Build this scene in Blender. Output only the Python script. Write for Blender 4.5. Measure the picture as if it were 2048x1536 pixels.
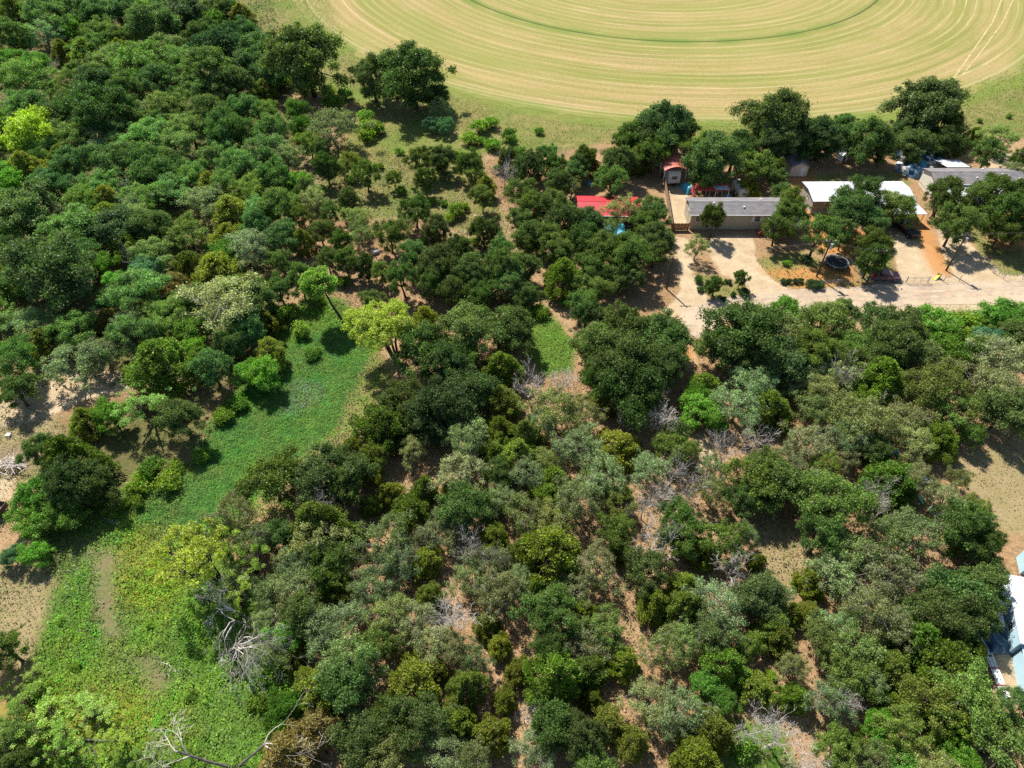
import bpy, math, random
import numpy as np
from mathutils import Vector

# ------------------------------------------------------------------ camera, sky, sun, exposure
for o in list(bpy.data.objects):
    bpy.data.objects.remove(o)
scene = bpy.context.scene
COL = scene.collection
CAM_H, PITCH, FPX = 72.0, math.radians(47.0), 1366.0
cam_d = bpy.data.cameras.new("camera")
cam_d.sensor_width = 36.0
cam_d.lens = 36.0 * FPX / 2048.0
cam_d.clip_start, cam_d.clip_end = 0.5, 20000.0
cam = bpy.data.objects.new("camera", cam_d)
COL.objects.link(cam)
cam.location = (0, 0, CAM_H)
cam.rotation_euler = (math.radians(90) - PITCH, 0, 0)
scene.camera = cam

SUN_EL, SUN_AZ = math.radians(51), math.radians(119)      # azimuth measured from +X towards +Y
sun_dir = Vector((math.cos(SUN_EL) * math.cos(SUN_AZ), math.cos(SUN_EL) * math.sin(SUN_AZ), math.sin(SUN_EL)))
world = bpy.data.worlds.new("World")
scene.world = world
world.use_nodes = True
wn = world.node_tree.nodes
sky = wn.new("ShaderNodeTexSky")
sky.sky_type = 'NISHITA'
sky.sun_disc = False
sky.sun_elevation = SUN_EL
sky.sun_rotation = math.radians(90) - SUN_AZ
sky.air_density, sky.dust_density = 1.0, 0.6
bg = wn["Background"]
bg.inputs["Strength"].default_value = 0.078
world.node_tree.links.new(sky.outputs[0], bg.inputs[0])
sun_l = bpy.data.lights.new("sun", 'SUN')
sun_l.energy = 4.6
sun_l.angle = math.radians(0.53)
sun_l.color = (1.0, 0.95, 0.87)
sun = bpy.data.objects.new("sun", sun_l)
COL.objects.link(sun)
sun.rotation_euler = sun_dir.to_track_quat('Z', 'Y').to_euler()
sun.location = (-60, 100, 150)
scene.view_settings.view_transform = 'Standard'
scene.view_settings.look = 'None'
scene.view_settings.gamma = 1.0
scene.view_settings.exposure = 1.15
scene.render.engine = 'CYCLES'
scene.cycles.use_denoising = False
scene.cycles.max_bounces = 5
scene.cycles.diffuse_bounces = 3
scene.cycles.glossy_bounces = 2
scene.cycles.transmission_bounces = 3
scene.cycles.transparent_max_bounces = 4
scene.cycles.caustics_reflective = False
scene.cycles.caustics_refractive = False

# ------------------------------------------------------------------ ground geometry helpers
CP, SP = math.cos(PITCH), math.sin(PITCH)
def P(u, v, z=0.0):
    """world point at height z seen at photograph pixel (u, v)"""
    x, y = (u - 1024) / FPX, (768 - v) / FPX
    d = (x, CP + y * SP, -SP + y * CP)
    t = (CAM_H - z) / -d[2]
    return Vector((d[0] * t, d[1] * t, z))
def depth_at(u, v, z=0.0):
    p = P(u, v, z)
    return p.y * CP + (CAM_H - z) * SP
def pix(x, y, z=0.0):
    dz = CAM_H - z
    dep = y * CP + dz * SP
    return 1024 + FPX * x / dep, 768 - FPX * (y * SP - dz * CP) / dep

def sd_poly(X, Y, pts):
    """signed distance, positive inside"""
    pts = np.asarray(pts, float)
    d = np.full(X.shape, 1e9)
    inside = np.zeros(X.shape, bool)
    n = len(pts)
    for i in range(n):
        ax, ay = pts[i]
        bx, by = pts[(i + 1) % n]
        ex, ey = bx - ax, by - ay
        t = np.clip(((X - ax) * ex + (Y - ay) * ey) / (ex * ex + ey * ey + 1e-9), 0, 1)
        d = np.minimum(d, (X - ax - t * ex) ** 2 + (Y - ay - t * ey) ** 2)
        cond = (ay > Y) != (by > Y)
        xi = ex * (Y - ay) / (ey if abs(ey) > 1e-9 else 1e-9) + ax
        inside ^= cond & (X < xi)
    d = np.sqrt(d)
    return np.where(inside, d, -d)
def px_poly(pts):
    return [tuple(P(u, v)[:2]) for u, v in pts]
def sstep(a, b, x):
    t = np.clip((x - a) / (b - a), 0, 1)
    return t * t * (3 - 2 * t)

FCX, FCY, FR = 0, 0, 0
_pts = np.array([P(u, v)[:2] for u, v in [(597, 0), (625, 40), (700, 95), (760, 130), (880, 182), (960, 208), (1090, 236), (1230, 250), (1500, 255), (1640, 240), (1700, 230), (1900, 185), (1960, 163), (2048, 122), (2120, 62), (2150, 10)]])
_s = np.linalg.lstsq(np.c_[2 * _pts, np.ones(len(_pts))], (_pts ** 2).sum(1), rcond=None)[0]
FCX, FCY, FR = _s[0], _s[1], math.sqrt(_s[2] + _s[0] ** 2 + _s[1] ** 2)
_in = np.array([P(u, v)[:2] for u, v in [(1024, 26), (1220, 72), (1380, 84), (1536, 72), (1785, 0)]])
FR_IN = float(np.hypot(_in[:, 0] - FCX, _in[:, 1] - FCY).mean())
POND = px_poly([(690, 640), (738, 668), (735, 712), (715, 770), (672, 850), (600, 912), (545, 965), (440, 1030), (350, 1062), (265, 1040), (300, 985),
                (385, 945), (385, 885), (455, 800), (540, 745), (575, 690), (640, 655)])
PONDW = POND
def hz_np(X, Y):
    n = 0.16 * np.sin(X * .11 + 1.3) * np.sin(Y * .093 + .4) + 0.10 * np.sin(X * .27 + Y * .19) + .06 * np.sin(X * .43 - Y * .51 + 2)
    dip = sstep(-7, 5, sd_poly(X, Y, PONDW))
    flat = sstep(-18, -4, sd_poly(X, Y, YARD))
    flat = np.maximum(flat, 1 - sstep(0, 10, np.hypot(X - FCX, Y - FCY) - FR))
    return n * (1 - flat) * (1 - .7 * dip) - 0.55 * dip
YARD = px_poly([(1300, 700), (1300, 300), (2300, 300), (2300, 650), (1650, 660)])
def hz(x, y):
    return float(hz_np(np.array([x]), np.array([y]))[0])

# ------------------------------------------------------------------ mesh helpers
def np_mesh(name, verts, faces, smooth=False):
    verts = np.asarray(verts, np.float32)
    faces = np.asarray(faces, np.int32)
    k = faces.shape[1]
    me = bpy.data.meshes.new(name)
    me.vertices.add(len(verts))
    me.vertices.foreach_set("co", verts.ravel())
    me.loops.add(faces.size)
    me.loops.foreach_set("vertex_index", faces.ravel())
    me.polygons.add(len(faces))
    me.polygons.foreach_set("loop_start", np.arange(0, faces.size, k, dtype=np.int32))
    me.polygons.foreach_set("loop_total", np.full(len(faces), k, np.int32))
    if smooth:
        me.polygons.foreach_set("use_smooth", np.ones(len(faces), bool))
    me.update(calc_edges=True)
    return me

class MB:
    """collects boxes, prisms, tubes and quads for one mesh"""
    def __init__(s):
        s.v, s.f = [], []
    def add(s, vs, fs):
        b = len(s.v)
        s.v += [tuple(v) for v in vs]
        s.f += [tuple(i + b for i in f) for f in fs]
        return s
    def box(s, x0, x1, y0, y1, z0, z1):
        return s.add([(x0, y0, z0), (x1, y0, z0), (x1, y1, z0), (x0, y1, z0), (x0, y0, z1), (x1, y0, z1), (x1, y1, z1), (x0, y1, z1)],
                     [(3, 2, 1, 0), (4, 5, 6, 7), (0, 1, 5, 4), (1, 2, 6, 5), (2, 3, 7, 6), (3, 0, 4, 7)])
    def hexa(s, p8):
        return s.add(p8, [(3, 2, 1, 0), (4, 5, 6, 7), (0, 1, 5, 4), (1, 2, 6, 5), (2, 3, 7, 6), (3, 0, 4, 7)])
    def slab(s, q, t):
        """four corner points (any plane) with thickness t downwards"""
        lo = [(p[0], p[1], p[2] - t) for p in q]
        return s.hexa(lo + [tuple(p) for p in q])
    def prism_x(s, prof, x0, x1):
        """profile of (y, z) points extruded along x"""
        n = len(prof)
        vs = [(x0, y, z) for y, z in prof] + [(x1, y, z) for y, z in prof]
        fs = [tuple(range(n)), tuple(range(2 * n - 1, n - 1, -1))] + [(i, i + n, (i + 1) % n + n, (i + 1) % n) for i in range(n)]
        return s.add(vs, fs)
    def prism_y(s, prof, y0, y1):
        n = len(prof)
        vs = [(x, y0, z) for x, z in prof] + [(x, y1, z) for x, z in prof]
        fs = [tuple(range(n)), tuple(range(2 * n - 1, n - 1, -1))] + [(i, i + n, (i + 1) % n + n, (i + 1) % n) for i in range(n)]
        return s.add(vs, fs)
    def tube(s, pts, rad, n=6, cap=True):
        pts = [Vector(p) for p in pts]
        b = len(s.v)
        for i, p in enumerate(pts):
            d = (pts[min(i + 1, len(pts) - 1)] - pts[max(i - 1, 0)])
            d = d.normalized() if d.length > 1e-6 else Vector((0, 0, 1))
            a = d.orthogonal().normalized()
            c = d.cross(a)
            r = rad[i] if hasattr(rad, '__len__') else rad
            for k in range(n):
                t = 2 * math.pi * k / n
                s.v.append(tuple(p + a * (r * math.cos(t)) + c * (r * math.sin(t))))
        for i in range(len(pts) - 1):
            for k in range(n):
                s.f.append((b + i * n + k, b + i * n + (k + 1) % n, b + (i + 1) * n + (k + 1) % n, b + (i + 1) * n + k))
        if cap:
            s.f.append(tuple(b + k for k in range(n))[::-1])
            s.f.append(tuple(b + (len(pts) - 1) * n + k for k in range(n)))
        return s
    def mesh(s, name, smooth=False):
        me = bpy.data.meshes.new(name)
        me.from_pydata(s.v, [], s.f)
        if smooth:
            me.polygons.foreach_set("use_smooth", np.ones(len(me.polygons), bool))
        me.update()
        return me
def obj(name, mesh, mat=None, parent=None):
    if isinstance(mesh, MB):
        mesh = mesh.mesh(name)
    o = bpy.data.objects.new(name, mesh)
    COL.objects.link(o)
    if mat is not None and len(mesh.materials) == 0:
        mesh.materials.append(mat)
    if parent is not None:
        o.parent = parent
    return o
def thing(name, label, cat, loc=(0, 0, 0), rz=0.0, group=None):
    o = bpy.data.objects.new(name, None)
    o.empty_display_size = .3
    COL.objects.link(o)
    o.location = loc
    o.rotation_euler = (0, 0, rz)
    return tag(o, label, cat, group)
def tag(o, label, cat, group=None):
    o["label"], o["category"] = label, cat
    if group:
        o["group"] = group
    return o
def kind(o, k):
    o["kind"] = k
    return o

# ------------------------------------------------------------------ material helpers
class NT:
    def __init__(s, name):
        s.m = bpy.data.materials.new(name)
        s.m.use_nodes = True
        s.t = s.m.node_tree
        s.n, s.l = s.t.nodes, s.t.links
        s.bsdf = s.n["Principled BSDF"]
        s.out = s.n["Material Output"]
    def new(s, typ, **kw):
        nd = s.n.new(typ)
        for k, v in kw.items():
            setattr(nd, k, v)
        return nd
    def set(s, sock, val):
        if isinstance(val, bpy.types.NodeSocket):
            s.l.new(val, sock)
        else:
            sock.default_value = val
    def noise(s, vec, scale, detail=3.0, rough=.55, dist=0.0):
        nd = s.new("ShaderNodeTexNoise")
        if vec is not None:
            s.l.new(vec, nd.inputs["Vector"])
        nd.inputs["Scale"].default_value = scale
        nd.inputs["Detail"].default_value = detail
        nd.inputs["Roughness"].default_value = rough
        nd.inputs["Distortion"].default_value = dist
        return nd.outputs["Fac"]
    def math(s, op, a, b=0.0, c=None, clamp=False):
        nd = s.new("ShaderNodeMath", operation=op, use_clamp=clamp)
        s.set(nd.inputs[0], a)
        s.set(nd.inputs[1], b)
        if c is not None:
            s.set(nd.inputs[2], c)
        return nd.outputs[0]
    def map(s, val, a, b, c=0.0, d=1.0, smooth=False):
        nd = s.new("ShaderNodeMapRange", clamp=True)
        if smooth:
            nd.interpolation_type = 'SMOOTHSTEP'
        s.set(nd.inputs[0], val)
        for i, x in enumerate((a, b, c, d)):
            s.set(nd.inputs[i + 1], x)
        return nd.outputs[0]
    def mix(s, fac, a, b, mode='MIX'):
        nd = s.new("ShaderNodeMix", data_type='RGBA', blend_type=mode)
        s.set(nd.inputs[0], fac)
        for sock, v in ((nd.inputs[6], a), (nd.inputs[7], b)):
            s.set(sock, v if isinstance(v, bpy.types.NodeSocket) else (*v, 1.0) if len(v) == 3 else v)
        return nd.outputs[2]
    def geo(s):
        return s.new("ShaderNodeNewGeometry")
    def pos(s):
        return s.geo().outputs["Position"]
    def objco(s):
        return s.new("ShaderNodeTexCoord").outputs["Object"]
    def bump(s, h, strength=.4, dist=.1):
        nd = s.new("ShaderNodeBump")
        nd.inputs["Strength"].default_value = strength
        nd.inputs["Distance"].default_value = dist
        s.l.new(h, nd.inputs["Height"])
        s.l.new(nd.outputs[0], s.bsdf.inputs["Normal"])
    def col(s, c, rough=.9, spec=.2, metal=0.0):
        s.set(s.bsdf.inputs["Base Color"], c if isinstance(c, bpy.types.NodeSocket) else (*c, 1.0))
        s.set(s.bsdf.inputs["Roughness"], rough)
        s.bsdf.inputs["Specular IOR Level"].default_value = spec
        s.bsdf.inputs["Metallic"].default_value = metal
        return s.m

def plain(name, c, rough=.7, spec=.3, metal=0.0, var=.25, scale=1.5, dirt=None):
    """painted or raw surface with uneven tone and, if given, dirt of a colour in patches"""
    t = NT(name)
    p = t.objco()
    n = t.noise(p, scale, 4)
    f = t.map(n, .3, .7, 1 - var, 1 + var * .5)
    g = t.new("ShaderNodeVectorMath", operation='SCALE')
    g.inputs[0].default_value = c
    t.l.new(f, g.inputs[3])
    cc = g.outputs[0]
    if dirt is not None:
        cc = t.mix(t.map(t.noise(p, scale * .7 + .31, 5, .65), .5, .72, 0, .75), cc, dirt)
    return t.col(cc, rough, spec, metal)

# leaves: colour of each crown comes from the object colour, each leaf varies a little round it
def leaf_material(name, trans=.40, spec=.12, rough=.5, lo=.45, hi=1.75):
    t = NT(name)
    oi = t.new("ShaderNodeObjectInfo")
    rnd = t.geo().outputs["Random Per Island"]
    f = t.map(rnd, 0, 1, lo, hi)
    big = t.map(t.noise(t.pos(), .22, 2), .3, .7, .82, 1.18)
    sc = t.new("ShaderNodeVectorMath", operation='SCALE')
    t.l.new(oi.outputs["Color"], sc.inputs[0])
    t.l.new(t.math('MULTIPLY', f, big), sc.inputs[3])
    hue = t.new("ShaderNodeHueSaturation")
    t.l.new(sc.outputs[0], hue.inputs["Color"])
    wn_ = t.new("ShaderNodeTexWhiteNoise", noise_dimensions='1D')
    t.l.new(rnd, wn_.inputs["W"])
    t.l.new(t.map(wn_.outputs["Value"], 0, 1, .475, .525), hue.inputs["Hue"])
    t.l.new(t.map(wn_.outputs["Value"], 0, 1, .8, 1.15), hue.inputs["Saturation"])
    c = hue.outputs[0]
    t.col(c, rough, spec)
    tr = t.new("ShaderNodeBsdfTranslucent")
    warm = t.mix(1.0, c, (1.15, 1.25, .55, 1), 'MULTIPLY')
    t.l.new(warm, tr.inputs["Color"])
    mx = t.new("ShaderNodeMixShader")
    mx.inputs[0].default_value = trans
    t.l.new(t.bsdf.outputs[0], mx.inputs[1])
    t.l.new(tr.outputs[0], mx.inputs[2])
    t.l.new(mx.outputs[0], t.out.inputs["Surface"])
    return t.m

def cover_material(name, dry=(.175, .165, .07), dark=.42):
    # ground plants: colour of the object, mixed in patches with drier and duller growth
    t = NT(name)
    oi = t.new("ShaderNodeObjectInfo")
    rnd = t.geo().outputs["Random Per Island"]
    p = t.pos()
    big, mid = t.noise(p, .16, 4, .6), t.noise(p, .75, 4, .65)
    c = t.mix(t.map(big, .42, .66, 0, .55), oi.outputs["Color"], dry)
    c = t.mix(t.map(mid, .52, .74, 0, .7), c, dry)
    hue = t.new("ShaderNodeHueSaturation")
    t.l.new(c, hue.inputs["Color"])
    t.l.new(t.map(t.noise(p, .33, 3), .3, .7, .47, .53), hue.inputs["Hue"])
    t.l.new(t.math('MULTIPLY', t.map(rnd, 0, 1, dark, 1.6), t.map(mid, .3, .7, 1.25, .7)), hue.inputs["Value"])
    t.col(hue.outputs[0], .6, .1)
    tr = t.new("ShaderNodeBsdfTranslucent")
    t.l.new(hue.outputs[0], tr.inputs["Color"])
    mx = t.new("ShaderNodeMixShader")
    mx.inputs[0].default_value = .35
    t.l.new(t.bsdf.outputs[0], mx.inputs[1])
    t.l.new(tr.outputs[0], mx.inputs[2])
    t.l.new(mx.outputs[0], t.out.inputs["Surface"])
    return t.m
M = {}
M['cover'] = cover_material("ground_plants")
M['pond_cover'] = cover_material("pond_plants", (.07, .135, .045), .55)
M['leaf'] = leaf_material("leaves")
M['bark'] = plain("bark", (.085, .065, .05), .95, .1, var=.4, scale=3)
M['bark_grey'] = plain("bark_grey", (.20, .18, .155), .95, .1, var=.35, scale=3)
M['deadwood'] = plain("deadwood", (.50, .45, .39), .9, .1, var=.35, scale=2)
M['deadwood_dark'] = plain("deadwood_dark", (.13, .115, .10), .95, .1, var=.4, scale=2)

# ------------------------------------------------------------------ ground
REG = {
 'meadow': [[(455, -140), (600, -120), (690, 80), (780, 170), (900, 190), (1100, 242), (1290, 255), (1210, 285), (1120, 305), (1000, 300), (900, 330), (790, 350), (760, 430), (650, 440), (600, 340), (680, 300), (720, 215), (640, 190), (540, 175), (560, 60), (490, 70)],
            [(1880, 240), (1960, 165), (2300, 20), (2300, 300), (1960, 270)], [(640, 330), (760, 300), (960, 330), (1010, 440), (930, 470), (850, 430), (760, 440), (660, 430)],
            [(1250, 240), (1960, 240), (1900, 280), (1300, 275)]],
 'lush': [[(560, 640), (620, 585), (690, 600), (760, 680), (745, 780), (690, 860), (600, 945), (520, 1000), (440, 1090), (520, 1200), (560, 1300), (640, 1420), (600, 1640), (-40, 1640), (60, 1330), (110, 1160), (180, 1080), (250, 1040), (290, 980), (380, 930), (440, 820)],
          [(60, 1080), (110, 1040), (200, 990), (300, 955), (390, 920), (330, 1060), (180, 1110), (120, 1160)],
          [(1040, 620), (1088, 612), (1118, 650), (1152, 695), (1142, 745), (1085, 755), (1045, 700)],
          [(1880, 625), (1960, 612), (2200, 605), (2200, 690), (1960, 660)], [(1440, 1440), (1560, 1430), (1600, 1560), (1440, 1560)]],
 'sand': [[(1408, 486), (1440, 472), (1505, 470), (1512, 520), (1545, 560), (1606, 592), (1500, 604), (1492, 570), (1440, 545), (1422, 515)],
          [(1346, 470), (1378, 478), (1388, 545), (1412, 590), (1420, 622), (1360, 640), (1330, 622), (1362, 580)],
          [(1328, 372), (1368, 372), (1384, 415), (1376, 458), (1344, 458)],
          [(1786, 470), (1830, 450), (1868, 500), (1900, 565), (1800, 570), (1790, 520)],
          [(1872, 430), (1920, 470), (2000, 545), (2060, 560), (1915, 570), (1880, 500)],
          [(1330, 655), (1345, 625), (1420, 600), (1560, 582), (1720, 572), (1900, 556), (2300, 545), (2300, 612), (1800, 625), (1620, 628), (1440, 640), (1390, 665)],
          [(60, 770), (110, 740), (250, 740), (280, 775), (170, 800), (110, 830), (40, 850), (-60, 860), (-60, 800)],
          [(1960, 330), (2000, 300), (2100, 330), (2100, 420), (2010, 350)],
          [(1995, 1300), (2060, 1290), (2100, 1420), (1990, 1400)], [(1385, 860), (1425, 880), (1430, 930), (1395, 935)],
          [(1355, 690), (1395, 680), (1395, 735), (1360, 735)], [(-60, 960), (30, 950), (20, 1000), (-60, 1010)]],
 'dry': [[(1890, 925), (2060, 870), (2200, 880), (2200, 1060), (1995, 1065), (1965, 1010), (1920, 960)],
         [(1480, 1010), (1560, 1040), (1640, 1110), (1600, 1200), (1530, 1130)], [(-60, 800), (100, 820), (130, 880), (70, 960), (-60, 960)],
         [(-60, 1130), (90, 1120), (120, 1200), (60, 1330), (-60, 1360)], [(1620, 612), (1900, 608), (1900, 640), (1620, 645)],
         [(600, 280), (660, 300), (640, 400), (590, 360)], [(860, 470), (1010, 440), (1060, 520), (960, 520)], [(730, 940), (800, 960), (840, 1010), (760, 1040)]],
 'yellow': [[(245, 1075), (320, 1050), (365, 1100), (355, 1190), (300, 1230), (235, 1200)], [(-30, 1380), (300, 1370), (350, 1480), (-30, 1500)]],
 'orange': [[(1600, 400), (1640, 420), (1700, 455), (1760, 470), (1700, 520), (1640, 500), (1600, 470)], [(1960, 400), (2048, 420), (2048, 500), (1990, 500)], [(1812, 440), (1845, 425), (1872, 480), (1905, 550), (1868, 552), (1842, 500)], [(1345, 640), (1385, 620), (1400, 660), (1350, 672)],
            [(1575, 345), (1625, 340), (1640, 370), (1590, 380), (1600, 450), (1640, 455), (1680, 470), (1620, 480), (1590, 430)], [(1360, 690), (1395, 690), (1390, 730), (1362, 732)],
            [(1520, 540), (1700, 530), (1720, 570), (1600, 580)]],
 'brown': [[(195, 1100), (225, 1095), (232, 1180), (240, 1270), (205, 1275), (188, 1180)], [(90, 1085), (230, 1090), (200, 1110), (110, 1110)], [(262, 1322), (285, 1312), (318, 1330), (345, 1368), (320, 1385), (290, 1352)], [(-60, 900), (60, 890), (80, 930), (-60, 960)]],
 'woodgreen_shade': [[(-200, -150), (480, -150), (580, 150), (580, 330), (560, 640), (440, 800), (270, 760), (-200, 740)], [(90, 860), (260, 800), (430, 800), (390, 930), (280, 990), (120, 1010)]],
 'lawn': [[(1880, 500), (1905, 520), (1900, 550), (1885, 540)], [(1700, 470), (1780, 480), (1790, 560), (1720, 565)], [(1930, 440), (2048, 470), (2048, 520), (1960, 510)], [(1512, 520), (1600, 500), (1720, 560), (1720, 575), (1600, 582), (1550, 560)], [(1960, 520), (2100, 510), (2100, 552), (1990, 552)], [(1600, 350), (1790, 340), (1830, 370), (1620, 368)],
          [(1380, 545), (1440, 555), (1495, 570), (1500, 600), (1440, 602), (1405, 590)], [(1720, 575), (1800, 570), (1800, 582), (1720, 588)], [(700, 770), (745, 700), (790, 730), (770, 800), (690, 900), (600, 960), (580, 940), (660, 870)]],
}
def axis(lo, hi, step, far):
    core = np.arange(lo, hi + .01, step)
    ext = []
    d = step
    x = 0.0
    while x < far:
        d *= 1.35
        x += d
        ext.append(x)
    ext = np.array(ext)
    return np.concatenate([lo - ext[::-1], core, hi + ext])
gx, gy = axis(-165, 165, 1.1, 5000), axis(5, 235, 1.1, 6000)
GX, GY = np.meshgrid(gx, gy)
GZ = hz_np(GX, GY)
gv = np.stack([GX.ravel(), GY.ravel(), GZ.ravel()], 1)
nx, ny = len(gx), len(gy)
ii = (np.arange(ny - 1)[:, None] * nx + np.arange(nx - 1)[None, :]).ravel()
gf = np.stack([ii, ii + 1, ii + 1 + nx, ii + nx], 1)
gme = np_mesh("ground", gv, gf, True)
SOFT = {'meadow': 4, 'lush': 2.5, 'sand': 1.1, 'dry': 3, 'yellow': 4, 'orange': 1.8, 'brown': 2.6, 'woodgreen_shade': 5, 'lawn': 1.8}
weights = {}
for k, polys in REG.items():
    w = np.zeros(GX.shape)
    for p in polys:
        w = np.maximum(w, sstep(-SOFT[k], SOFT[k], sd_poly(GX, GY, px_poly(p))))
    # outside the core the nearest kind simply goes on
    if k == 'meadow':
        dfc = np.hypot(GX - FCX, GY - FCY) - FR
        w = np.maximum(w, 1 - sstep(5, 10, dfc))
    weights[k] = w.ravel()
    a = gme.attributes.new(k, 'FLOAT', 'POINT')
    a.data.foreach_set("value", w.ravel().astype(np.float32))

dfc = np.hypot(GX - FCX, GY - FCY) - FR
a = gme.attributes.new('ring', 'FLOAT', 'POINT')
a.data.foreach_set("value", ((1 - sstep(1.5, 5.5, dfc)) * (.55 + .45 * sstep(40, 110, GX))).ravel().astype(np.float32))
t = NT("ground")
p = t.pos()
nbig, nmid, nfine = t.noise(p, .07, 4), t.noise(p, .45, 5, .6), t.noise(p, 2.6, 4, .65)
nvf = t.noise(p, 7.0, 3, .7)
edge = t.math('SUBTRACT', t.math('ADD', t.math('MULTIPLY', nmid, .7), t.math('MULTIPLY', nfine, .5)), .6)
def W(k, hard=.18, amp=1.0):
    a = t.new("ShaderNodeAttribute", attribute_name=k)
    v = t.math('ADD', a.outputs["Fac"], t.math('MULTIPLY', edge, amp))
    return t.map(v, .5 - hard, .5 + hard)
litter = t.mix(t.map(nfine, .32, .68), (.18, .11, .06), (.42, .275, .155))
litter = t.mix(t.map(nbig, .4, .65, 0, .55), litter, (.46, .325, .20))
litter = t.mix(t.map(nvf, .6, .72, 0, .75), litter, (.09, .055, .035))
litter = t.mix(t.map(t.noise(p, .9, 5, .65), .56, .7, 0, .55), litter, (.13, .14, .05))
meadow = t.mix(t.map(nmid, .35, .65), (.16, .175, .05), (.27, .235, .095))
meadow = t.mix(t.map(nbig, .45, .62), meadow, (.15, .20, .045))
meadow = t.mix(t.map(nvf, .5, .7, 0, .5), meadow, (.08, .10, .03))
meadow = t.mix(t.map(t.noise(p, .22, 4), .6, .72, 0, .7), meadow, (.34, .235, .13))
lush = t.mix(t.map(nfine, .35, .65), (.05, .115, .018), (.12, .22, .03))
lush = t.mix(t.map(t.noise(p, .2, 3), .5, .68, 0, .6), lush, (.16, .20, .05))
sand = t.mix(t.map(nmid, .35, .68), (.43, .335, .225), (.57, .46, .325))
sand = t.mix(t.map(nfine, .5, .75, 0, .45), sand, (.34, .25, .16))
sand = t.mix(t.map(t.noise(p, .28, 5, .65), .54, .70, 0, .5), sand, (.38, .25, .14))
sand = t.mix(t.map(t.noise(p, .6, 5, .7), .6, .72, 0, .6), sand, (.24, .20, .10))
dry = t.mix(t.map(nmid, .35, .68), (.34, .265, .16), (.28, .24, .115))
dry = t.mix(t.map(nvf, .5, .7, 0, .5), dry, (.17, .15, .06))
dry = t.mix(t.map(nbig, .5, .65, 0, .5), dry, (.20, .20, .07))
wg = t.mix(t.map(nfine, .35, .65), (.075, .085, .03), (.17, .155, .065))  # dense wood floor: green growth, darkened with the trees' shade painted into the colour
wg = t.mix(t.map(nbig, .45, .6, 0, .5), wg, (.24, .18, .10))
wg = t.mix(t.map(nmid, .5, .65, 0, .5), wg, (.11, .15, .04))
c = t.mix(W('woodgreen_shade', .4), litter, wg)
c = t.mix(W('meadow'), c, meadow)
c = t.mix(t.math('MULTIPLY', W('ring', .4), .8), c, t.mix(nmid, (.12, .20, .03), (.21, .25, .055)))
c = t.mix(W('dry'), c, dry)
c = t.mix(W('lush'), c, lush)
c = t.mix(t.math('MULTIPLY', W('yellow', .4), .75), c, t.mix(nfine, (.20, .24, .03), (.28, .22, .035)))
c = t.mix(W('lawn'), c, t.mix(t.map(nmid, .4, .6), (.16, .19, .05), (.25, .21, .09)))
c = t.mix(t.math('MULTIPLY', W('brown', .35, 1.6), .8), c, t.mix(nfine, (.16, .115, .08), (.26, .20, .145)))
c = t.mix(W('sand', .15, .8), c, sand)
c = t.mix(t.math('MULTIPLY', W('orange', .3), .85), c, t.mix(nmid, (.44, .19, .06), (.50, .27, .11)))
c = t.mix(1.0, c, (.80, .775, .71), 'MULTIPLY')
t.col(c, .97, .08)
t.bump(t.math('ADD', t.math('MULTIPLY', nfine, .7), nvf), .8, .15)
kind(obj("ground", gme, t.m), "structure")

# ---- hay field: a mown circle, striped along its own round
def disc(r, z, rings, seg, jit, seed):
    rng = np.random.default_rng(seed)
    ang = np.linspace(0, 2 * np.pi, seg, endpoint=False)
    vs, fs = [(0, 0, z)], []
    for i in range(rings):
        rr = r * (i + 1) / rings + (rng.normal(0, jit, seg) if i == rings - 1 else 0)
        vs += [(a, b, z) for a, b in zip(rr * np.cos(ang), rr * np.sin(ang))]
    me = bpy.data.meshes.new("disc")
    for k in range(seg):
        fs.append((0, 1 + k, 1 + (k + 1) % seg))
        for i in range(rings - 1):
            a = 1 + i * seg
            fs.append((a + k, a + seg + k, a + seg + (k + 1) % seg, a + (k + 1) % seg))
    me.from_pydata(vs, [], fs)
    return me
t = NT("mown_hay")
p = t.objco()
sp = t.new("ShaderNodeSeparateXYZ")
t.l.new(p, sp.inputs[0])
r = t.math('SQRT', t.math('ADD', t.math('MULTIPLY', sp.outputs[0], sp.outputs[0]), t.math('MULTIPLY', sp.outputs[1], sp.outputs[1])))
wob = t.math('MULTIPLY', t.math('SUBTRACT', t.noise(p, .03, 3), .5), 1.6)
rw = t.math('ADD', r, wob)
th = t.math('ARCTAN2', sp.outputs[1], sp.outputs[0])
cmb = t.new("ShaderNodeCombineXYZ")
t.l.new(rw, cmb.inputs[0])
t.l.new(t.math('MULTIPLY', th, 5.0), cmb.inputs[1])
streak = t.noise(cmb.outputs[0], .30, 4, .6)
streak2 = t.noise(cmb.outputs[0], .95, 3, .6)
patch = t.noise(p, .035, 4, .6)
fine = t.noise(p, 1.1, 5, .7)
saw = t.math('PINGPONG', t.math('ADD', rw, t.math('MULTIPLY', t.math('SUBTRACT', t.noise(cmb.outputs[0], .12, 3), .5), 2.2)), 1.4)
line = t.map(saw, 0.03, .42, 1, 0)
line = t.math('MULTIPLY', line, t.math('MULTIPLY', t.map(t.noise(cmb.outputs[0], .16, 3), .36, .62, .05, 1), t.map(t.noise(p, .11, 4, .6), .35, .6, .25, 1)))
c = t.mix(t.map(streak, .42, .58), (.205, .200, .046), (.37, .265, .108))
c = t.mix(t.map(patch, .45, .64, 0, .75), c, (.20, .215, .036))
c = t.mix(t.map(streak2, .46, .7, 0, .6), c, (.385, .295, .128))
stub = t.noise(p, 2.2, 6, .8)
c = t.mix(t.map(stub, .52, .68, 0, .55), c, (.45, .36, .18))
c = t.mix(t.map(stub, .46, .32, 0, .5), c, (.15, .13, .045))
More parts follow.
